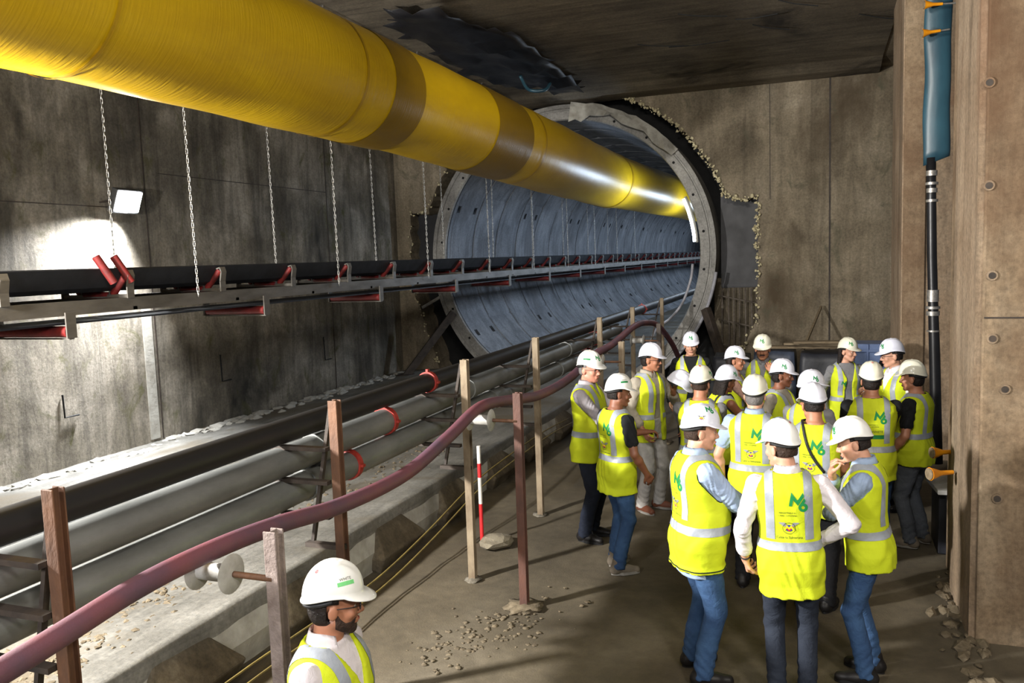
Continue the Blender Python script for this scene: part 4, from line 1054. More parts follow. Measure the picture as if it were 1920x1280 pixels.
def wrap(name, geo, bvh, org, right, up, dirv, mats, parent, T=None, off=0.0028):
    V, Fc, mi = geo; right, up, dirv, org = Vector(right), Vector(up), Vector(dirv), Vector(org)
    out = []
    for x, y, z in V:
        p = org + right*x + up*y
        h = bvh.ray_cast(p, dirv, 1.0)
        if h[0] is None: h = (p + dirv*0.2, -dirv, 0, 0)
        n_ = h[1] if h[1].dot(dirv) < 0 else -h[1]
        out.append(h[0] + n_*(off + z))
    if T is not None: out = [T @ p for p in out]
    me = bpy.data.meshes.new(name); me.from_pydata([tuple(p) for p in out], [], Fc)
    for m in mats: me.materials.append(m)
    if len(mats) > 1: me.polygons.foreach_set('material_index', mi)
    o = bpy.data.objects.new(name, me); COL.objects.link(o); o.parent = parent; return o

# ------------------------------------------------------------------ skeleton
TORSO = [(0.80, .150, .105, -.01), (0.90, .168, .118, -.015), (0.97, .166, .115, -.008), (1.06, .150, .106, .002), (1.15, .152, .108, .004), (1.28, .172, .120, .004), (1.37, .180, .112, -.008), (1.42, .165, .092, -.014), (1.46, .115, .072, -.018), (1.50, .066, .060, -.016)]
def torso_tab(p):
    w = p.get('build', 1.0); bel = p.get('belly', 0.0); t = []
    for z, a, b, cy in TORSO:
        kb = bel*math.exp(-((z - 1.08)/0.14)**2)
        a2 = a*(1 + (w-1)*(1.0 if z < 1.44 else 0.4)) + 0.35*kb; b2 = b*(1 + (w-1)*0.8) + 0.6*kb
        if p.get('woman'):
            if z > 1.2: a2 *= 0.92
            if 1.22 < z < 1.36: b2 += 0.012; cy += 0.012
            if z < 0.95: a2 *= 1.03
            if 1.0 < z < 1.2: a2 *= 0.95
        t.append((z, a2, b2, cy + 0.5*kb))
    return t
def ik(S, W, L1, L2, pole):
    S, W, pole = Vector(S), Vector(W), Vector(pole)
    d = W - S; L = d.length
    if L > (L1+L2)*0.995: W = S + d*((L1+L2)*0.995/L); d = W - S; L = d.length
    u = d.normalized(); a = (L1*L1 - L2*L2 + L*L)/(2*L); h = math.sqrt(max(1e-6, L1*L1 - a*a))
    q = pole - u*pole.dot(u); q.normalize(); return S + u*a + q*h, W
# arm poses: (wrist target, elbow pole, palm normal hint, finger direction override, curl) for the right arm (x > 0 is the right side)
ARMS = {
 'hat_up': ((.07, .27, 1.30), (.9, -.2, -1), (-.3, -.6, .5), (-.15, .5, .75), .5),
 'low_cross': ((-.03, .235, 1.04), (1, .1, -.4), (0, -1, -.25), (-1, .1, -.25), .4),
 'down': ((.255, .03, .90), (.5, -1, 0), (-1, 0.15, 0), None, .42),
 'down_fwd': ((.25, .14, .92), (.6, -1, 0), (-1, .2, 0), None, .45),
 'fist': ((.27, .06, .90), (.6, -1, 0), (-1, 0.2, 0), None, .95),
 'cross_a': ((-.06, .245, 1.11), (1, .45, -.45), (0, -1, -.25), (-1, .05, .12), .35),
 'cross_b': ((-.06, .275, 1.16), (1, .45, -.45), (0, -1, -.2), (-1, .0, -.1), .35),
 'hip': ((.178, .08, 1.02), (1, -.45, .05), (-.6, 0, -.6), (-.35, .75, -.4), .4),
 'chin': ((.03, .20, 1.40), (.7, .4, -1), (0, -1, .3), (-.30, -.1, .8), .75),
 'point': ((.16, .44, 1.19), (.5, -.5, -1), (0, 0, -1), (-.1, 1, .0), .5),
 'hold': ((.11, .30, 1.22), (.8, -.4, -1), (-.6, -.2, .6), (-.35, .9, .3), .55),
 'front': ((.03, .23, 1.0), (1, -.4, -.3), (-.2, -1, 0), (-.8, .3, -.4), .5),
 'back': ((.04, -.20, .98), (1, .4, -.2), (0, 1, 0), (-.8, 0, -.5), .5),
 'raise': ((.10, .21, 1.37), (.8, .1, -1), (-.2, -1, .2), (-.2, -.1, 1), .6),
 'phone': ((.08, .28, 1.28), (.8, -.1, -1), (0, -.6, .8), (-.4, .5, .5), .6),
}
def mirror(v, s): return Vector((v[0]*s, v[1], v[2]))

def head_prims(k=1.0, woman=False):
    j = 0.92 if woman else 1.0
    add = [ (ell((0, -.012, .038), (.0765, .095, .086)), .02), (ell((0, .022, -.025), (.062*j, .070, .088)), .025),
            (cap((-.054*j, -.005, -.062), (-.02, .062, -.100), .017, .016), .02), (cap((.054*j, -.005, -.062), (.02, .062, -.100), .017, .016), .02),
            (ell((0, .068, -.100), (.024, .018, .018)), .016), (cap((-.034, .079, .020), (.034, .079, .020), .011), .014),
            (ell((-.040, .060, -.028), (.024, .022, .022)), .014), (ell((.040, .060, -.028), (.024, .022, .022)), .014),
            (cap((0, .090, .006), (0, .107, -.032), .0085, .0125), .010), (cap((-.013, .095, -.038), (.013, .095, -.038), .0085), .006),
            (cap((-.019, .088, -.062), (.019, .088, -.062), .0065), .006), (cap((-.016, .087, -.073), (.016, .087, -.073), .0075), .006),
            (cap((0, -.022, -.07), (0, -.030, -.215), .052*j, .058*j), .02) ]
    for s in (-1, 1):
        a = 0.25*s
        R = [[math.cos(a), -math.sin(a), 0], [math.sin(a), math.cos(a), 0], [0, 0, 1]]
        add.append((ell((s*.079, -.012, -.012), (.010, .021, .032), R), .008))
    return add
def build_head_mats(p, Tt):
    hy, hp, hr = p.get('head', (0, 0, 0))
    base = Vector((0, -.012, 1.475)); R = Matrix.Rotation(math.radians(-hy), 4, 'Z') @ Matrix.Rotation(math.radians(-hp), 4, 'X') @ Matrix.Rotation(math.radians(hr), 4, 'Y')
    return Tt @ Matrix.Translation(base) @ R @ Matrix.Translation((0, .028, 0.155))

def make_hat(parent, T, p):
    """hard hat: ridged shell, peak and rain lip"""
    na, nt_ = 64, 16; V = []; Q = []
    def rim(a):
        front = max(0, math.sin(a)); back = max(0, -math.sin(a))
        return 0.058 + 0.006*math.cos(a)**4 - 0.010*front**2 - 0.030*back**1.7
    rows = []
    for i in range(nt_ + 1):
        t = i/nt_; row = []
        for k in range(na):
            a = 2*PI*k/na; zr = rim(a); th = t*PI/2
            rx, ry = 0.1015, 0.124
            e = 0.92
            x = rx*math.cos(a)*math.sin(th)**e; y = ry*math.sin(a)*math.sin(th)**e - 0.008
            z = zr + (0.180 - zr)*math.cos(th)**0.95
            rid = math.exp(-(x/0.016)**2)*0.006 + 0.004*math.exp(-((abs(x) - 0.045)/0.010)**2)
            z += rid*min(1, t*4)*max(0, math.cos(th))**0.5 if t > 0 else 0.006
            row.append((x, y, z))
        rows.append(row)
    lips = []
    for (ex, dz) in ((0.0035, -0.003), (0.0055, -0.006), (0.0050, -0.010), (0.001, -0.009)):
        row = []
        for k in range(na):
            a = 2*PI*k/na; zr = rim(a); s = math.sin(a)
            pk = max(0, (s - 0.30)/0.70)**0.75*0.046 if s > 0.30 else 0
            o = ex*1.0 + pk*(1.0 if ex > 0.0045 else 0.62 if ex > 0.002 else 0.1)
            row.append(((0.1015 + o*0.9)*math.cos(a), (0.124 + o)*s - 0.008, zr + dz - pk*0.34*(1 if ex > 0.0045 else 0.5 if ex > 0.002 else 0.05)))
        lips.append(row)
    inner = []
    for i in range(nt_, -1, -1): inner.append([(x*0.965, (y+0.008)*0.965 - 0.008, z - 0.004 - 0.003*(1 - i/nt_)) for x, y, z in rows[i]])
    allr = rows + lips + inner
    for r in allr: V += r
    for i in range(len(allr)-1):
        for k in range(na): Q.append((i*na+k, (i+1)*na+k, (i+1)*na+(k+1) % na, i*na+(k+1) % na))
    o = mesh_obj('hard_hat', V, Q, F[p.get('hat', 'hat_white')], parent, T)
    bm = bmesh.new(); bm.from_mesh(o.data); bmesh.ops.remove_doubles(bm, verts=bm.verts, dist=1e-5); bmesh.ops.recalc_face_normals(bm, faces=bm.faces); bm.to_mesh(o.data); bm.free(); o.data.shade_smooth()
    # dark nape band under the rim
    hb = MB(); hb.tube([T @ Vector((0.093*math.cos(a), 0.114*math.sin(a) - 0.008, 0.044 - 0.034*max(0, -math.sin(a)))) for a in np.linspace(-PI*0.98, -PI*0.02, 24)], 0.009, 8)
    hb.build('nape_strap', F['strap'], o, smooth=True)
    bvh = BVHTree.FromPolygons([Vector(v) for v in V], Q)
    C0 = Vector((0, -0.008, 0.07))
    def sticker(geo, az, el, mats, nm):
        az = math.radians(az); el = math.radians(el)
        d = Vector((math.sin(az)*math.cos(el), math.cos(az)*math.cos(el), math.sin(el)))
        right = Vector((-math.cos(az), math.sin(az), 0)); up = d.cross(right)*1.0
        if up.z < 0: up = -up
        if nm == 'red_sticker' and el > 1.2: pass
        wrap(nm, geo, bvh, C0 + d*0.3, right, up, -d, mats, o, T, 0.0012)
    for st in p.get('stickers', ()):
        kind, az, el = st[:3]
        if kind == 'm6': sticker(poly_mesh(line_logo(0.055)), az, el, [F['green'], F['green']], 'logo_print')
        if kind == 'em': sticker(poly_mesh(emblem(0.055)), az, el, [F['wing'], F['blue'], F['red'], F['pyellow'], F['ink']], 'emblem_print')
        if kind == 'dot': sticker(poly_mesh([(circ((0, 0), 0.009, 14), [], 0)]), az, el, [F['red']], 'red_sticker')
        if kind == 'box':
            sticker(poly_mesh([([(-.035, -.008), (.035, -.008), (.035, .008), (-.035, .008)], [], 0)]), az, el, [F['green2' if p.get('pale') else 'green']], 'label_print')
            sticker(text_mesh('WHITE', 0.016), az, el + 6.5, [F['ink']], 'lettering')
    return o

def make_person(p):
    near = p.get('near', False); h0 = 0.0062 if near else 0.0078
    s = p['H']/1.80
    root_loc = p['loc']; ry = -math.radians(p['face'])
    lean = p.get('lean', (0, 0))      # forward, sideways (degrees)
    Tt = Matrix.Translation((0, 0, .93)) @ Matrix.Rotation(math.radians(-lean[0]), 4, 'X') @ Matrix.Rotation(math.radians(lean[1]), 4, 'Y') @ Matrix.Translation((0, 0, -.93))
    tw = math.radians(-p.get('twist', 0)); Tt = Tt @ Matrix.Rotation(tw, 4, 'Z')
    tab = torso_tab(p); wmn = p.get('woman', False)
    bw = 1 + (p.get('build', 1.0) - 1)*0.6
    # legs
    st = p.get('stance', ((-.10, .0, -8), (.10, .0, 8)))
    hips, knees, ankles, foots = [], [], [], []
    for sd, (fx, fy, fa) in zip((-1, 1), st):
        H_ = Vector((sd*.088, -.01, .90)); A_ = Vector((fx, fy - .045, .095))
        K_, A_ = ik(H_, A_, .425, .405, (sd*.12, 1, 0)); hips.append(H_); knees.append(K_); ankles.append(A_)
        d = Vector((math.sin(math.radians(fa)), math.cos(math.radians(fa)), 0)); foots.append(d)
    # arms (torso frame -> person frame)
    arms = []
    shw = (.172 if wmn else .188)*bw
    for sd, nm in ((1, p['arms'][1]), (-1, p['arms'][0])):
        ps = ARMS[nm] if isinstance(nm, str) else nm
        S_ = Vector((sd*shw, -.012, 1.405)); W_ = mirror(ps[0], sd)
        if nm == 'down': W_.x = sd*(shw + .085*bw)
        E_, W_ = ik(S_, W_, .295, .255, mirror(ps[1], sd))
        fd = mirror(ps[3], sd) if ps[3] else (W_ - E_); fd.normalize()
        n_ = mirror(ps[2], sd); n_ = (n_ - fd*n_.dot(fd)).normalized()
        th = fd.cross(n_)*(1 if sd > 0 else -1)   # thumb side
        th = -th
        arms.append(dict(S=S_, E=E_, W=W_, fd=fd, n=n_, th=th, curl=ps[4], sd=sd))
    def X(v): return Tt @ Vector(v)
    TH = build_head_mats(p, Tt)
    # ---------- body
    ext = [X(a[k]) for a in arms for k in 'SEW'] + [X(a['W'] + a['fd']*.21) for a in arms]
    lo = np.minimum(np.min([np.array(e) for e in ext], 0) - .08, np.array([-.26, -.24, 0])); hi = np.maximum(np.max([np.array(e) for e in ext], 0) + .08, np.array([.26, .26, 1.80]))
    fz = np.array([np.array(a_) for a_ in ankles]); lo = np.minimum(lo, fz.min(0) - .26); hi = np.maximum(hi, fz.max(0) + np.array([.26, .32, 0])); lo[2] = 0.0
    hc = np.array(TH.translation); hi = np.maximum(hi, hc + .17)
    fd_ = Field(lo, hi, h0)
    core = [(z, a*0.93, b*0.93, cy) for z, a, b, cy in tab]
    fd_.add(loft(core, 0, Tt), .02)
    for i in range(2):
        fd_.add(cap(hips[i], knees[i], .076*bw, .046), .03); fd_.add(cap(knees[i], knees[i]*.45 + ankles[i]*.55 + Vector((0, -.006, 0)), .046, .045), .02)
        fd_.add(cap(knees[i]*.45 + ankles[i]*.55 + Vector((0, -.006, 0)), ankles[i], .045, .034), .02)
        fd_.add(cap(ankles[i] + Vector((0, 0, -.045)) - foots[i]*.02, ankles[i] + Vector((0, 0, -.062)) + foots[i]*.14, .034, .026), .02)
    for a in arms:
        S_, E_, W_ = X(a['S']), X(a['E']), X(a['W']); m = .9 if wmn else 1.0*bw
        fd_.add(cap(S_, S_*.55 + E_*.45, .052*m, .046*m), .03); fd_.add(cap(S_*.55 + E_*.45, E_, .046*m, .037*m), .015)
        mid = E_*.68 + W_*.32
        fd_.add(cap(E_, mid, .036*m, .040*m), .012); fd_.add(cap(mid, W_, .040*m, .026*m), .015)
        # hand
        R3 = Tt.to_3x3(); fdv, nn, th = R3 @ a['fd'], R3 @ a['n'], R3 @ a['th']; c = a['curl']; hs = .9 if wmn else 1.0
        fd_.add(cap(W_, W_ + fdv*.02*hs, .025*m, .024), .012)
        offs = (.031, .0105, -.0105, -.030); lens = (.95, 1.05, .98, .80)
        for q in range(4):
            k0 = W_ + fdv*.018 + th*offs[q]*.55; k1 = W_ + fdv*(.088 - .006*abs(q-1))*hs + th*offs[q]*hs
            fd_.add(cap(k0, k1, .0145*hs, .0112*hs), .009)
            pt = k1; ang = 0
            for sg, L in enumerate((.043, .027, .021)):
                ang += c*math.radians((62, 72, 40)[sg])*(1 + .08*(q - 1.5)) + (0.05 if sg == 0 else 0)
                dv = fdv*math.cos(ang) + nn*math.sin(ang) + th*(1.5 - q)*.035; nx_ = pt + dv*L*lens[q]*hs
                fd_.add(cap(pt, nx_, (.0092, .0085, .0078)[sg]*hs, (.0085, .0078, .0068)[sg]*hs), .0035); pt = nx_
        t0 = W_ + fdv*.022 + th*.020; t1 = W_ + fdv*.052 + th*.042 + nn*.014
        t2 = t1 + (fdv*.80 + th*.30 + nn*(.2 + .5*c))*.034; t3 = t2 + (fdv*.9 - th*.15*c + nn*(.15 + .6*c))*.027
        fd_.add(cap(t0, t1, .0155*hs, .0125*hs), .010); fd_.add(cap(t1, t2, .0115*hs, .010*hs), .005); fd_.add(cap(t2, t3, .010*hs, .0085*hs), .004)
    # head
    Rm = TH.to_3x3(); o_ = TH.translation
    def tf(pr):
        l, h, fn = pr; cs = [TH @ Vector((x, y, z)) for x in (l[0], h[0]) for y in (l[1], h[1]) for z in (l[2], h[2])]
        A = np.array(Rm); oo = np.array(o_)
        def g(x, y, z):
            a, b, c_ = x-oo[0], y-oo[1], z-oo[2]
            return fn(a*A[0, 0]+b*A[1, 0]+c_*A[2, 0], a*A[0, 1]+b*A[1, 1]+c_*A[2, 1], a*A[0, 2]+b*A[1, 2]+c_*A[2, 2])
        return np.min([np.array(q) for q in cs], 0), np.max([np.array(q) for q in cs], 0), g
    fd_.add(cap(X((0, -.02, 1.43)), TH @ Vector((0, -.022, -.09)), .060*(.88 if wmn else 1), .053*(.88 if wmn else 1)), .025)
    for pr, k in head_prims(woman=wmn): fd_.add(tf(pr), k)
    for sd in (-1, 1): fd_.add(tf(ell((sd*.032, .098, .0), (.017, .016, .010))), .010, 's')
    V, Q = fd_.mesh()
    root = mesh_obj('person', V, Q, S[p['skin']])
    root.location = root_loc; root.rotation_euler = (0, 0, ry); root.scale = (s, s, s)
    tag(root, p['label'], 'person', 'visitors in hard hats and yellow vests')
    # ---------- face
    if p.get('facev', True):
        for sd in (-1, 1):
            me = MB(); lump(me, (0, 0, 0), .0122, jit=0, sub=3); e = me.build('eye', F['eye_white'], root, smooth=True)
            e.matrix_local = TH @ Matrix.Translation((sd*.031, .0702, .0))
            ir = MB(); ir.tube([(0, .0095, 0), (0, .0118, 0), (0, .0127, 0)], [.0064, .0056, .001], 14); q = ir.build('iris', F['iris'], e, smooth=True)
            eb = MB(); eb.tube([TH @ Vector((sd*x, y, z)) for x, y, z in ((.016, .0895, .0185), (.030, .0885, .0235), (.046, .078, .0195))], [.0035, .0042, .002], 8); eb.build('eyebrow', F[p.get('hair', 'hair_dark')], root, smooth=True)
        lp = MB(); lp.tube([TH @ Vector((x, .0965 - 9*x*x, -.0655 - 4*x*x)) for x in np.linspace(-.021, .021, 9)], [.002, .0032, .004, .0045, .0042, .0045, .004, .0032, .002], 8); lp.build('lips', F['lip'], root, smooth=True)
    if p.get('glasses'):
        g = MB(); dark = p['glasses'] == 'sun'
        for sd in (-1, 1):
            ringp = [TH @ Vector((sd*.034 + .024*math.cos(a), .101 - .25*abs(.034*0 + .024*math.cos(a)*sd > 0)*.01, .001 + .017*math.sin(a))) for a in np.linspace(0, 2*PI, 20)[:-1]]
            g.tube(ringp, .0020, 6, closed=True)
            g.tube([TH @ Vector((sd*.058, .099, .006)), TH @ Vector((sd*.074, .06, .006)), TH @ Vector((sd*.079, -.005, .004))], .0018, 6)
        g.tube([TH @ Vector((-.011, .103, .005)), TH @ Vector((.011, .103, .005))], .0018, 6)
        go = g.build('glasses', F['strap'], root, smooth=True)
        if dark:
            for sd in (-1, 1):
                l = MB(); l.tube([TH @ Vector((sd*.034, .0995, .001)), TH @ Vector((sd*.034, .1015, .001))], .0, 4) if False else None
                pts = [TH @ Vector((sd*.034 + .023*math.cos(a), .1005, .001 + .016*math.sin(a))) for a in np.linspace(0, 2*PI, 20)[:-1]]
                l.add(pts + [TH @ Vector((sd*.034, .1035, .001))], [(i, (i+1) % 19, 19) for i in range(19)]); l.build('dark_lens', F['lens'], go, smooth=True)
    # ---------- hair and beard (head frame)
    hm = F[p.get('hair', 'hair_dark')]
    hf = Field((-.12, -.17, -.33), (.12, .14, .15), 0.006)
    hf.add(ell((0, -.014, .038), (.0835, .101, .094)), .0); hf.add(ell((0, -.03, -.02), (.074, .078, .075)), .02)
    if p.get('long'):
        for q in np.linspace(-1, 1, 5): hf.add(cap((q*.062, -.055 - .02*(1-abs(q)), .02), (q*.075, -.075, -.24), .030, .022), .03)
    low = -.075 if not p.get('long') else -.40
    if p.get('short'): low = -.05
    hf.cut(lambda x, y, z: np.maximum(np.maximum(y - np.where(z > .045, .075, np.where(z > -.03, .011 + .0*z, -.004)), low - z + 0*y), -1))
    hf.cut(lambda x, y, z: np.where((np.abs(x) > .060) & (y > -.036) & (y < .012) & (z < .018) & (z > -.052), .02, -1.) + 0*x)
    hf.warp(lambda x, y, z: .0012*np.sin(160*x + 40*z)*np.sin(150*z + 60*y))
    V, Q = hf.mesh(); mesh_obj('hair', V, Q, hm, root, TH)
    if p.get('beard'):
        bf = Field((-.10, -.05, -.15), (.10, .14, .02), 0.005)
        for pr, k in head_prims()[1:7]: bf.add((pr[0], pr[1], pr[2]), k)
        bf.f -= .0042
        bf.cut(lambda x, y, z: np.maximum(z - np.interp(y, [0, .02, .04, .06, .09], [-.01, -.045, -.064, -.064, -.050]), -.002 - y) + 0*x if p['beard'] != 'moustache' else np.maximum(np.maximum(z + .047, -.066 - z), np.abs(x) - .03 + 0*y))
        if p['beard'] == 'moustache': bf.add((np.array([-.04, .08, -.06]), np.array([.04, .12, -.04]), cap((-.02, .094, -.053), (.02, .094, -.053), .0085)[2]), .004)
        else: bf.cut(lambda x, y, z: np.where((np.abs(x) < .024) & (z > -.082) & (z < -.058) & (y > .07), .02, -1.) + 0*x)
        V, Q = bf.mesh()
        if len(V): mesh_obj('beard' if p['beard'] != 'moustache' else 'moustache', relax(V, Q, 2), Q, F['beard'], root, TH)
    # ---------- trousers
    tr = Field(np.minimum(lo, [-.26, -.24, 0]), np.maximum(hi, [.26, .26, 1.1]) * np.array([1, 1, 0]) + np.array([0, 0, 1.08]), 0.0085 if near else .0105)
    tr.add(loft([t for t in tab if t[0] < 1.08], .014, Tt, zhi=1.02), 0)
    sl_ = p.get('slim', 1.0)
    for i in range(2):
        K_, A_ = knees[i], ankles[i]; cuff = A_ + Vector((0, 0, -.03)) + foots[i]*.012
        tr.add(cap(hips[i] + Vector((0, 0, -.01)), hips[i]*.45 + K_*.55, .098*bw, .082*bw*sl_), .035); tr.add(cap(hips[i]*.45 + K_*.55, K_, .082*bw*sl_, .070*sl_), .015)
        tr.add(cap(K_, K_*.4 + A_*.6, .070*sl_, .066*sl_), .015); tr.add(cap(K_*.4 + A_*.6, cuff, .066*sl_, .064*sl_), .012)
    tr.cut(lambda x, y, z: .052 - z + 0*x + 0*y)
    ph = p['H']*37
    tr.warp(lambda x, y, z: (.0035*np.sin(95*z + 22*x + ph + 8*np.sin(14*y))*np.clip((.34 - z)/.2, 0, 1) + .003*np.sin(60*z + 30*x*np.sign(x) + 18*y + ph)*np.exp(-((z-.52)/.09)**2) + .003*np.sin(50*z - 40*np.abs(x) + ph)*np.exp(-((z-.80)/.07)**2)))
    V, Q = tr.mesh(); mesh_obj('trousers', V, Q, F[p['trousers']], root)
    # ---------- shoes
    for i in range(2):
        d = foots[i]; A_ = Vector((ankles[i].x, ankles[i].y, 0)); n_ = Vector((d.y, -d.x, 0))
        sf = Field(np.array(A_) - np.array([.2, .2, 0]) , np.array(A_) + np.array([.24, .26, .17]), .0075)
        sf.lo[2] = -.005
        sf.add(cap(A_ + Vector((0, 0, .05)) - d*.03, A_ + Vector((0, 0, .042)) + d*.10, .042, .040), 0); sf.add(cap(A_ + Vector((0, 0, .040)) + d*.08 - n_*.006, A_ + Vector((0, 0, .034)) + d*.175, .042, .034), .02)
        sf.add(cap(A_ + Vector((0, 0, .05)) - d*.015, A_ + Vector((0, 0, .115)), .044, .046), .02)
        sf.cut(lambda x, y, z: .014 - z + 0*x + 0*y)
        V, Q = sf.mesh(); so = mesh_obj('shoe', V, Q, F[p['shoes']], root)
        sb = MB(); outl = []
        for k in range(28):
            a = 2*PI*k/28; c_, s_ = math.cos(a), math.sin(a); L = .165 if c_ > 0 else .105
            outl.append(A_ + d*(.045 + L*c_*(1.0)) + n_*(.045 + (.004 if c_ > 0 else -.006))*s_)
        sb.add([q + Vector((0, 0, 0)) for q in outl] + [q + Vector((0, 0, .024)) for q in outl], [tuple(range(28)), tuple(reversed(range(28, 56)))] + [(k, (k+1) % 28, (k+1) % 28 + 28, k + 28) for k in range(28)])
        sb.build('sole', F['sole' if p['shoes'] != 'shoe_black' else 'strap'], so)
    # ---------- shirt with sleeves and collar
    sh = Field(np.minimum(lo, [-.27, -.25, .66]) * np.array([1, 1, 0]) + np.array([0, 0, .66]), hi * np.array([1, 1, 0]) + np.array([0, 0, 1.62]), .0080 if near else .0095)
    sh.add(loft(tab, .013, Tt, zlo=p.get('hem', .84), zhi=1.484), 0)
    slv = p.get('sleeves', ('long', 'long')); slv = (slv, slv) if isinstance(slv, str) else slv
    for a in arms:
        sv = slv[1] if a['sd'] > 0 else slv[0]
        S_, E_, W_ = X(a['S']), X(a['E']), X(a['W']); m = (.92 if wmn else 1.0)*bw
        if sv == 'none': continue
        if sv == 'short':
            sh.add(cap(S_, S_*.36 + E_*.64, .058*m, .058*m), .03)
        else:
            f = 1.0 if sv == 'long' else .62 if sv == 'rolled' else .45
            en = E_*(1-f) + W_*f
            sh.add(cap(S_, E_, .060*m, .051*m), .03); sh.add(cap(E_, en, .051*m, .040*m if f == 1 else .046*m), .012)
            if f < 1: sh.add(cap(en - (W_-E_)*.06, en + (W_-E_)*.04, .050*m, .050*m), .004)
            else: sh.add(cap(en - (W_-E_)*.10, en, .041, .040), .004)
    wv = lambda x, y, z: .0032*np.sin(70*z + 40*x + 9*np.sin(30*y) + ph)*np.clip((np.abs(x) - .14)/.06, 0, 1)
    sh.warp(wv)
    # open the neck and sleeve ends stay closed round the arm
    V, Q = sh.mesh(); V = relax(V, Q, 1); shirt = mesh_obj('shirt', V, Q, F[p['shirt']], root)
    if p.get('collar', True):
        cb = MB(); rows = []
        for (r1, r2, z, dz) in ((.072, .068, 1.455, 0), (.070, .066, 1.492, .0), (.068, .064, 1.515, .004), (.076, .073, 1.500, -.004), (.088, .086, 1.468, -.014)):
            rows.append([X(((r1*(.9 if wmn else 1))*math.cos(a), r2*math.sin(a) - .016 + .012*max(0, math.sin(a)), z + .016 + dz - .026*max(0, math.sin(a))**2)) for a in np.linspace(PI/2 + p.get('open_collar', .22), PI/2 + 2*PI - p.get('open_collar', .22), 40)])
        n = 40; vs = [q for r in rows for q in r]
        cb.add(vs, [(i*n+k, i*n+k+1, (i+1)*n+k+1, (i+1)*n+k) for i in range(4) for k in range(n-1)]); c_ = cb.build('collar', F[p['shirt']], root, smooth=True)
        md = c_.modifiers.new('t', 'SOLIDIFY'); md.thickness = .004
    # ---------- vest (modelled in the torso frame)
    hem = p.get('vest_hem', .80)
    vtab = []
    for z, a, b, cy in tab:
        fl = .012*max(0, (1.15 - z)/.3)
        vtab.append((z, a + fl, b + fl, cy))
    vtab = [(hem - .02, vtab[0][1] + .006, vtab[0][2] + .01, vtab[0][3])] + [t for t in vtab if t[0] > hem]
    ve = Field((-.32, -.30, hem - .05), (.32, .34, 1.54), .0072 if near else .0085)
    ve.add(loft(vtab, .028, None, zhi=1.484), 0)
    sv0 = [(z, a, b, cy) for z, a, b, cy in tab]
    hollow = loft([(hem - .1, tab[0][1], tab[0][2], tab[0][3])] + [t for t in tab if t[0] > hem], .004, None, zlo=hem - .1, zhi=1.7)
    ve.add((np.array([-.4, -.4, 0]), np.array([.4, .4, 2]), hollow[2]), 0, 's')
    for a in arms:
        S_, E_ = a['S'], a['E']; out = Vector((a['sd']*.038, 0, -.01))
        ve.add(cap(S_ + out, (S_*.45 + E_*.55) + out*1.2, .074*bw, .068*bw), .0, 's')
    vd = p.get('vneck', 1.30)
    ve.cut(lambda x, y, z: np.minimum((z - vd - np.abs(x)*2.7)*.35, y + .0) )
    ve.cut(lambda x, y, z: np.minimum(np.minimum(.085 - np.sqrt(x*x + (y + .015)**2), z - 1.452)*1.0, 1) + 0*x if True else 0*x)
    if p.get('open_front'):
        wo = p['open_front']; ve.cut(lambda x, y, z: np.minimum(wo + .25*np.maximum(1.25 - z, 0)*.4 - np.abs(x - .01), y))
    ve.warp(lambda x, y, z: .0030*np.sin(38*z + 26*x + 7*np.sin(17*x) + ph)*np.clip((1.22 - z)/.25, .25, 1)*np.clip((z - hem + .03)/.12, .25, 1) + .0022*np.sin(70*x + 9*z + ph) * np.clip((1.05 - z)/.2, 0, 1) + 0*y)
    V, Q = ve.mesh(); V = relax(V, Q, 4); vest = mesh_obj('safety_vest', V, Q, F['vest'], root, Tt)
    bvh = BVHTree.FromPolygons([Vector(v) for v in V], [tuple(q) for q in Q])
    def ribbon(rows, name, par=None, mat=None, off=.0042, maxe=.06):
        """rows: list of lists of (origin, direction)"""
        G = []
        for r in rows:
            g = []
            for o, d in r:
                hh = bvh.ray_cast(Vector(o), Vector(d), 1.2)
                g.append(None if hh[0] is None or hh[1].dot(Vector(d)) > 0.15 else hh[0] - Vector(d)*off)
            G.append(g)
        vs, fs, ix = [], [], {}
        for i, g in enumerate(G):
            for k, q in enumerate(g):
                if q is not None: ix[i, k] = len(vs); vs.append(tuple(Tt @ q))
        for i in range(len(G)-1):
            for k in range(len(G[0])-1):
                ks = [(i, k), (i, k+1), (i+1, k+1), (i+1, k)]
                if all(q in ix for q in ks):
                    pp = [G[q[0]][q[1]] for q in ks]
                    if max((pp[j] - pp[(j+1) % 4]).length for j in range(4)) < maxe: fs.append(tuple(ix[q] for q in ks))
        if not fs: return None
        me = bpy.data.meshes.new(name); me.from_pydata(vs, [], fs); me.materials.append(mat or F['strip']); me.shade_smooth()
        o = bpy.data.objects.new(name, me); COL.objects.link(o); o.parent = vest; return o
    zb = p.get('band', 1.04)
    N = 84; rows = []
    for dz in (-.026, -.013, 0, .013, .026):
        rows.append([((.6*math.cos(2*PI*k/N), .6*math.sin(2*PI*k/N), zb + dz), (-math.cos(2*PI*k/N), -math.sin(2*PI*k/N), 0)) for k in range(N+1)])
    ribbon(rows, 'reflective_strip')
    for sd in (-1, 1):
        for half in ((0, PI*.5), (PI*.5, PI)):
            pass
        x0 = sd*p.get('strip_x', .112); rows = []
        for dx in (-.025, -.0125, 0, .0125, .025):
            row = []
            for k in range(61):
                a = -0.06 + (PI + .12)*k/60
                d = Vector((0, math.cos(a), math.sin(a))); c0 = Vector((x0 + dx, 0, 1.10 if True else 1.2))
                row.append((tuple(c0 + d*.7), tuple(-d)))
            rows.append(row)
        ribbon(rows, 'reflective_strip')
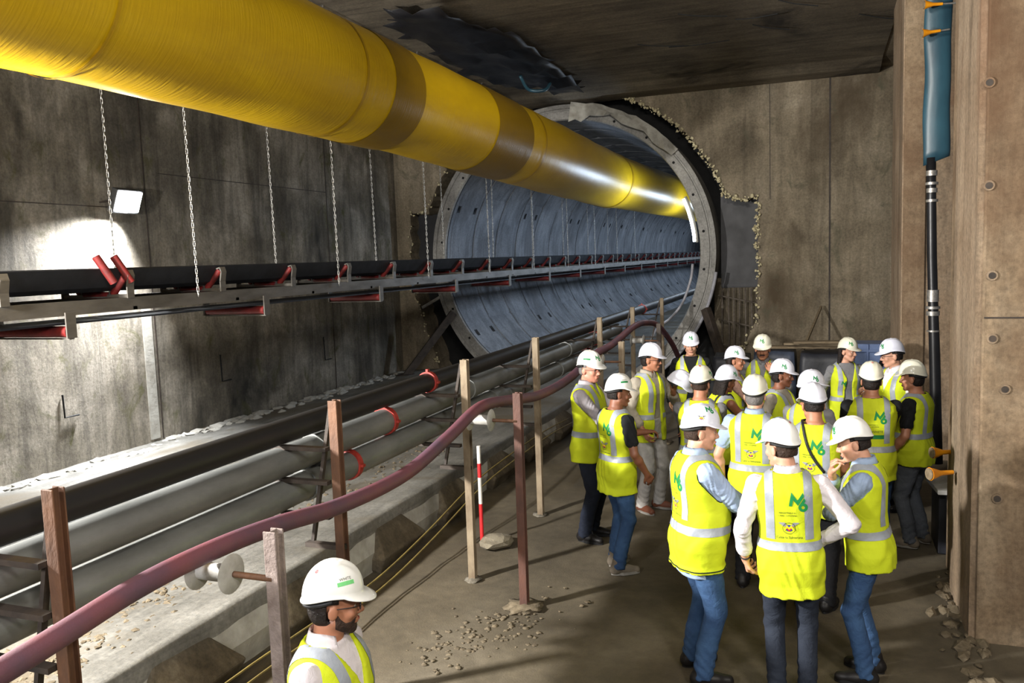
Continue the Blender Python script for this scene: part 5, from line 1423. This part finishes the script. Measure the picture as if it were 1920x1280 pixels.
    if p.get('piping'):
        pts = []
        for k in range(64):
            a = 2*PI*k/64; d = Vector((math.cos(a), math.sin(a), 0)); hh = bvh.ray_cast(Vector((0, 0, hem - .012)) + d*.6, -d, 1)
            if hh[0] is not None: pts.append(Tt @ (hh[0] + d*.001))
        mb = MB(); mb.tube(pts, .0042, 6, closed=True); mb.build('edge_piping', F['piping'], vest, smooth=True)
        outer = loft(vtab, .028, None, zhi=1.50)[2]
        for a_ in arms:
            S_, E_ = a_['S'], a_['E']; out = Vector((a_['sd']*.038, 0, -.01)); A0 = S_ + out; A1 = (S_*.45 + E_*.55) + out*1.2
            cf = cap(A0, A1, .074*bw, .068*bw)[2]
            sel = V[(np.abs(cf(V[:, 0], V[:, 1], V[:, 2])) < .008) & (np.abs(outer(V[:, 0], V[:, 1], V[:, 2])) < .009)]
            if len(sel) < 12: continue
            ax = (A1 - A0).normalized(); c0 = Vector(sel.mean(0)); e1 = Vector((0, 1, 0)); e1 = (e1 - Vector((1, 0, 0))*0); e2 = Vector((0, 0, 1))
            ang = np.arctan2(sel[:, 2] - c0.z, sel[:, 1] - c0.y); ring = []
            for b in range(28):
                lo_, hi_ = -PI + 2*PI*b/28, -PI + 2*PI*(b+1)/28; m_ = (ang >= lo_) & (ang < hi_)
                if m_.sum(): ring.append(Tt @ Vector(sel[m_].mean(0)))
            mb = MB(); mb.tube(ring, .0045, 6, closed=True); mb.build('edge_piping', F['piping'], vest, smooth=True)
    # prints
    bk = p.get('back')
    if bk:
        o0 = Vector((0, -.8, 0)); r_, u__, d_ = (1, 0, 0), (0, 0, 1), (0, 1, 0)
        wrap('logo_print', poly_mesh(line_logo(.112)), bvh, (.050, -.7, 1.325), r_, u__, d_, [F['green'], F['green']], vest, Tt)
        wrap('lettering', text_mesh('MAGISTRALA 6', .014), bvh, (-.012, -.7, 1.258), r_, u__, d_, [F['ink']], vest, Tt)
        wrap('lettering', text_mesh('1 MAI - OTOPENI', .014), bvh, (-.012, -.7, 1.240), r_, u__, d_, [F['ink']], vest, Tt)
        if bk == 'em':
            wrap('emblem_print', poly_mesh(emblem(.118)), bvh, (-.004, -.7, 1.178), r_, u__, d_, [F['wing'], F['blue'], F['red'], F['pyellow'], F['ink']], vest, Tt)
            wrap('lettering', text_mesh('Calea ta Subterana', .020), bvh, (-.004, -.7, 1.102), r_, u__, d_, [F['ink']], vest, Tt)
        else:
            wrap('lettering', text_mesh('WHITE', .030), bvh, (.03, -.7, 1.190), r_, u__, d_, [F['ink']], vest, Tt)
            wrap('label_print', poly_mesh([([(-.075, -.018), (.075, -.018), (.075, .018), (-.075, .018)], [], 0)]), bvh, (.02, -.7, 1.152), r_, u__, d_, [F['green']], vest, Tt)
    if p.get('chest'):
        wrap('logo_print', poly_mesh(line_logo(.07)), bvh, (-.075*p['chest'], .8, 1.24), (-1, 0, 0), (0, 0, 1), (0, -1, 0), [F['green'], F['green']], vest, Tt)
    if p.get('strap'):
        sx = p['strap']; mb = MB(); ptsf, ptsb = [], []
        for k in range(31):
            a = -.5 + (PI + 1.0)*k/30; t = k/30
            d = Vector((0, math.cos(a), math.sin(a))); c0 = Vector((sx*(.10 - .20*abs(t - .5)*2 + .0), 0, 1.2))
            hh = bvh.ray_cast(c0 + d*.8, -d, 1.2)
            if hh[0] is not None: ptsf.append(Tt @ (hh[0] + d*.006))
        for q0, q1 in zip(ptsf, ptsf[1:]): pass
        if len(ptsf) > 3: mb.tube(ptsf, .011, 8); mb.build('bag_strap', F['strap'], root, smooth=True)
    make_hat(root, TH, p)
    if p.get('bracelet'):
        a = arms[0 if p['bracelet'] > 0 else 1]; W_, E_ = X(a['W']), X(a['E']); ax = (W_ - E_).normalized(); q = ax.cross(Vector((0, 1, .3))).normalized(); r2 = ax.cross(q); c0 = W_ - ax*.02
        mb = MB(); mb.tube([c0 + (q*math.cos(t) + r2*math.sin(t))*.031 for t in np.linspace(0, 2*PI, 20)[:-1]], .005, 6, closed=True); mb.build('wristband', F['strap'], root, smooth=True)
    return root, arms, Tt

PEOPLE = [
 dict(loc=(-1.715, 2.52, 0), H=1.655, open_collar=.6, face=84, head=(-30, 4, 0), near=True, skin='tan', hair='hair_dark', beard='full', glasses='clear', shirt='white_shirt', trousers='navy', shoes='shoe_black', arms=('down', 'down'), vneck=1.26, stickers=(('box', 62, 24), ('dot', 150, 46)), pale=True,
      label='bearded man in the near left corner, cut off at the chest'),
 dict(loc=(-2.10, 7.62, 0), H=1.85, face=96, head=(14, 4, 0), skin='rosy', hair='hair_grey', glasses='clear', shirt='grey_shirt', trousers='navy', shoes='shoe_black', arms=('cross_b', 'cross_a'), belly=.03, vneck=1.34, stickers=(('box', 70, 22), ('m6', 10, 24)), short=True,
      label='grey-haired man in glasses and grey sleeves at the left end of the group'),
 dict(loc=(-1.66, 6.92, 0), H=1.73, face=42, head=(22, 4, 0), near=True, skin='brown', hair='hair_dark', shirt='black_shirt', trousers='jeans', shoes='shoe_grey', arms=('point', 'down_fwd'), sleeves='short', collar=False, stickers=(('box', 70, 26),), vest_hem=.76, short=True, stance=((-.10, .05, -12), (.10, -.05, 20)), slim=.95, back='em', band=1.06,
      label='man in a black t-shirt, blue jeans and dusty grey boots, seen from behind'),
 dict(loc=(-1.72, 8.66, 0), H=1.81, face=120, head=(-28, 4, 0), skin='tan', hair='hair_dark', glasses='sun', shirt='beige_shirt', trousers='white_tr', shoes='shoe_brown', arms=('hat_up', 'down_fwd'), sleeves=('rolled', 'rolled'), hat='hat_cool', stickers=(('box', -80, 24), ('m6', -30, 26)), vneck=1.28, open_front=.03, stance=((-.12, .04, -20), (.10, 0, 10)),
      label='man in sunglasses and off-white trousers, holding a spare white hard hat'),
 dict(loc=(-1.54, 10.5, 0), H=1.76, face=172, head=(0, 6, 0), skin='fair', hair='hair_brown', shirt='black_shirt', trousers='navy', shoes='shoe_black', arms=('down', 'down'), hat='hat_cool', open_front=.018, vneck=1.22, collar=False, stickers=(('m6', 0, 24),), facev=True,
      label='man in a black shirt and open vest facing the camera by the tunnel ring'),
 dict(loc=(-1.02, 7.45, 0), H=1.74, face=-4, head=(18, 4, 0), skin='tan', hair='hair_brown', shirt='grey_top', sleeves='short', trousers='navy', shoes='shoe_black', arms=('cross_b', 'cross_a'), collar=False, short=True, hat='hat_cream', stickers=(('dot', 170, 62), ('m6', 95, 20)), back='em', facev=False,
      label='man seen from behind with a red dot on his cream hat, behind the stocky man'),
 dict(loc=(-0.74, 5.25, 0), H=1.79, face=60, head=(10, 4, 0), near=True, skin='fair', hair='hair_brown', shirt='blue_shirt', trousers='jeans', shoes='shoe_black', arms=('cross_b', 'cross_a'), belly=.045, build=1.10, hem=.715, short=True, hat='hat_cool', stickers=(('em', 100, 22), ('m6', 60, 48)), back='em', stance=((-.13, .03, -10), (.13, 0, 12)), band=1.03, vest_hem=.785, piping=True,
      label='stocky man in light blue shirt and jeans with crossed arms, left in front'),
 dict(loc=(-0.90, 8.15, 0), H=1.66, face=48, head=(0, 6, 10), woman=True, skin='brown', hair='hair_dark', long=True, shirt='black_shirt', sleeves='none', collar=False, trousers='black_tr', shoes='shoe_black', arms=('cross_b', 'cross_a'), hat='hat_cool', strap=1, stickers=(('m6', 70, 22),), facev=True, build=.95,
      label='long-haired woman with bare brown arms and a black bag strap, turned away'),
 dict(loc=(-0.92, 9.55, 0), H=1.68, face=92, head=(0, 0, 0), woman=True, skin='tan', hair='hair_dark', long=True, shirt='pink_shirt', trousers='black_tr', shoes='shoe_black', arms=('down_fwd', 'cross_a'), hat='hat_cool', stickers=(('m6', 70, 22),), vneck=1.2, open_front=.06,
      label='woman in a dusty pink blouse looking right, dark hair under her hard hat'),
 dict(loc=(-0.64, 10.05, 0), H=1.77, face=176, head=(4, 6, 0), skin='tan', hair='hair_dark', beard='moustache', shirt='grey_top', trousers='navy', shoes='shoe_black', arms=('raise', 'down'), hat='hat_cream', stickers=(('m6', 0, 24),), open_front=.02,
      label='man with a dark moustache facing the camera under a cream hard hat'),
 dict(loc=(-0.50, 6.85, 0), H=1.75, face=8, head=(-4, 2, 0), near=True, skin='fair', hair='hair_grey', shirt='blue_shirt', sleeves='short', trousers='black_tr', shoes='shoe_black', arms=('down', 'cross_a'), belly=.03, build=1.08, back='em', hat='hat_cream', band=1.05, facev=False,
      label='grey-haired man in a short-sleeved light blue shirt with his back turned'),
 dict(loc=(-0.38, 8.45, 0), H=1.68, face=112, head=(-20, 4, 0), woman=True, skin='brown', hair='hair_dark', shirt='beige_shirt', sleeves='short', collar=False, trousers='navy', shoes='shoe_black', arms=('down', 'down'), hat='hat_cool', stickers=(('m6', 75, 22),), vneck=1.2, build=1.05,
      label='tanned woman looking right in the middle of the back row'),
 dict(loc=(-0.10, 7.55, 0), H=1.70, face=22, head=(38, 2, 0), skin='tan', hair='hair_brown', shirt='grey_top', trousers='navy', shoes='shoe_black', arms=('front', 'front'), hat='hat_cool', sleeves='short', collar=False, stickers=(('m6', 95, 20),), facev=False, build=.95,
      label='person in a bluish white hard hat hidden behind the man with the diagonal strap'),
 dict(loc=(-0.04, 6.55, 0), H=1.74, face=14, head=(-32, 10, 0), near=True, skin='tan', hair='hair_dark', shirt='grey_top', trousers='black_tr', shoes='shoe_black', arms=('front', 'front'), hat='hat_cool', sleeves='short', collar=False, strap=-1, back='em', short=True, facev=False,
      label='man with a diagonal black strap across the back of his vest, head turned left'),
 dict(loc=(0.27, 10.45, 0), H=1.69, face=160, head=(-38, 4, 0), woman=True, skin='fair', hair='hair_dark', long=True, shirt='grey_top', trousers='black_tr', shoes='shoe_black', arms=('down', 'down'), hat='hat_cream', stickers=(('m6', -30, 22), ('m6', 40, 22)), open_front=.035, vneck=1.2, collar=False, chest=-1,
      label='dark-haired woman in a grey top and open vest before the blue tank'),
 dict(loc=(0.41, 7.75, 0), H=1.75, face=-6, head=(4, 2, 0), near=True, skin='tan', hair='hair_dark', shirt='black_shirt', sleeves='short', trousers='jeans', shoes='shoe_black', arms=('cross_b', 'cross_a'), build=1.08, back='box', collar=False, hat='hat_cream', stickers=(('dot', 178, 60),), facev=False, band=1.04, vest_hem=.78,
      label='dark-haired man with a green label box on the back of his vest'),
 dict(loc=(0.72, 9.35, 0), H=1.79, face=232, head=(28, 6, 0), skin='fair', hair='hair_dark', glasses='clear', shirt='white_shirt', trousers='navy', shoes='shoe_black', arms=('down_fwd', 'hold'), hat='hat_cool', vneck=1.25, stickers=(('m6', -20, 22),), short=True,
      label='man in glasses and a white shirt looking left beside the far pillar'),
 dict(loc=(0.80, 8.22, 0), H=1.71, face=-66, head=(-6, 4, 0), near=True, skin='tan', hair='hair_dark', shirt='black_shirt', sleeves='short', trousers='grey_jeans', shoes='shoe_grey', arms=('down_fwd', 'low_cross'), build=1.08, belly=.04, collar=False, hat='hat_cream', vest_hem=.84, band=1.10, stance=((-.11, .02, -6), (.11, -.02, 10)),
      label='man in a black t-shirt and grey jeans with crossed arms, right end of the group'),
 dict(loc=(-0.17, 5.08, 0), H=1.745, face=-4, head=(-46, 6, 0), near=True, skin='fair', hair='hair_brown', shirt='white_shirt', sleeves=('rolled', 'long'), trousers='dark_jeans', shoes='shoe_black', arms=('fist', 'hip'), back='em', short=True, hat='hat_white', stickers=(('dot', 165, 48),), slim=.9, bracelet=-1, lean=(0, -2), stance=((-.08, .0, -6), (.10, .05, 12)), vest_hem=.755, band=1.05,
      label='man in a white shirt and dark jeans, back turned, centre of the front three'),
 dict(loc=(0.28, 5.52, 0), H=1.70, face=-82, head=(-6, 12, 0), near=True, skin='fair', hair='hair_dark', shirt='blue_shirt', trousers='jeans', shoes='shoe_black', arms=('cross_a', 'chin'), sleeves='rolled', short=True, hat='hat_white', stickers=(('m6', -18, 24),), lean=(4, 0), vneck=1.28, stance=((-.10, .03, -8), (.10, 0, 8)), slim=.92, vest_hem=.82,
      label='man in a light blue shirt facing left, hand on his chin'),
]
for p in PEOPLE:
    t1 = time.time(); root, arms, Tt_ = make_person(p)
    if 'spare' in p['label']:
        s = root.scale[0]
        hold = arms[1]
        spare = copy_tree([c for c in root.children if c.name.startswith('hard_hat')][0]); spare.parent = None
        bpy.context.view_layer.update()
        TH = build_head_mats(p, Tt_); pos = root.matrix_basis @ (hold['W'] + hold['fd']*.15 + Vector((0, .06, .03)))
        spare.matrix_world = Matrix.Translation(pos) @ Matrix.Rotation(math.radians(-75), 4, 'Z') @ Matrix.Rotation(math.radians(-30), 4, 'X') @ Matrix.Rotation(math.radians(20), 4, 'Y') @ Matrix.Translation((0, 0, -.09)) @ TH.inverted()
        tag(spare, 'spare white hard hat held up in the hand of the man in sunglasses', 'hard hat')
print('people done', time.time() - T0)
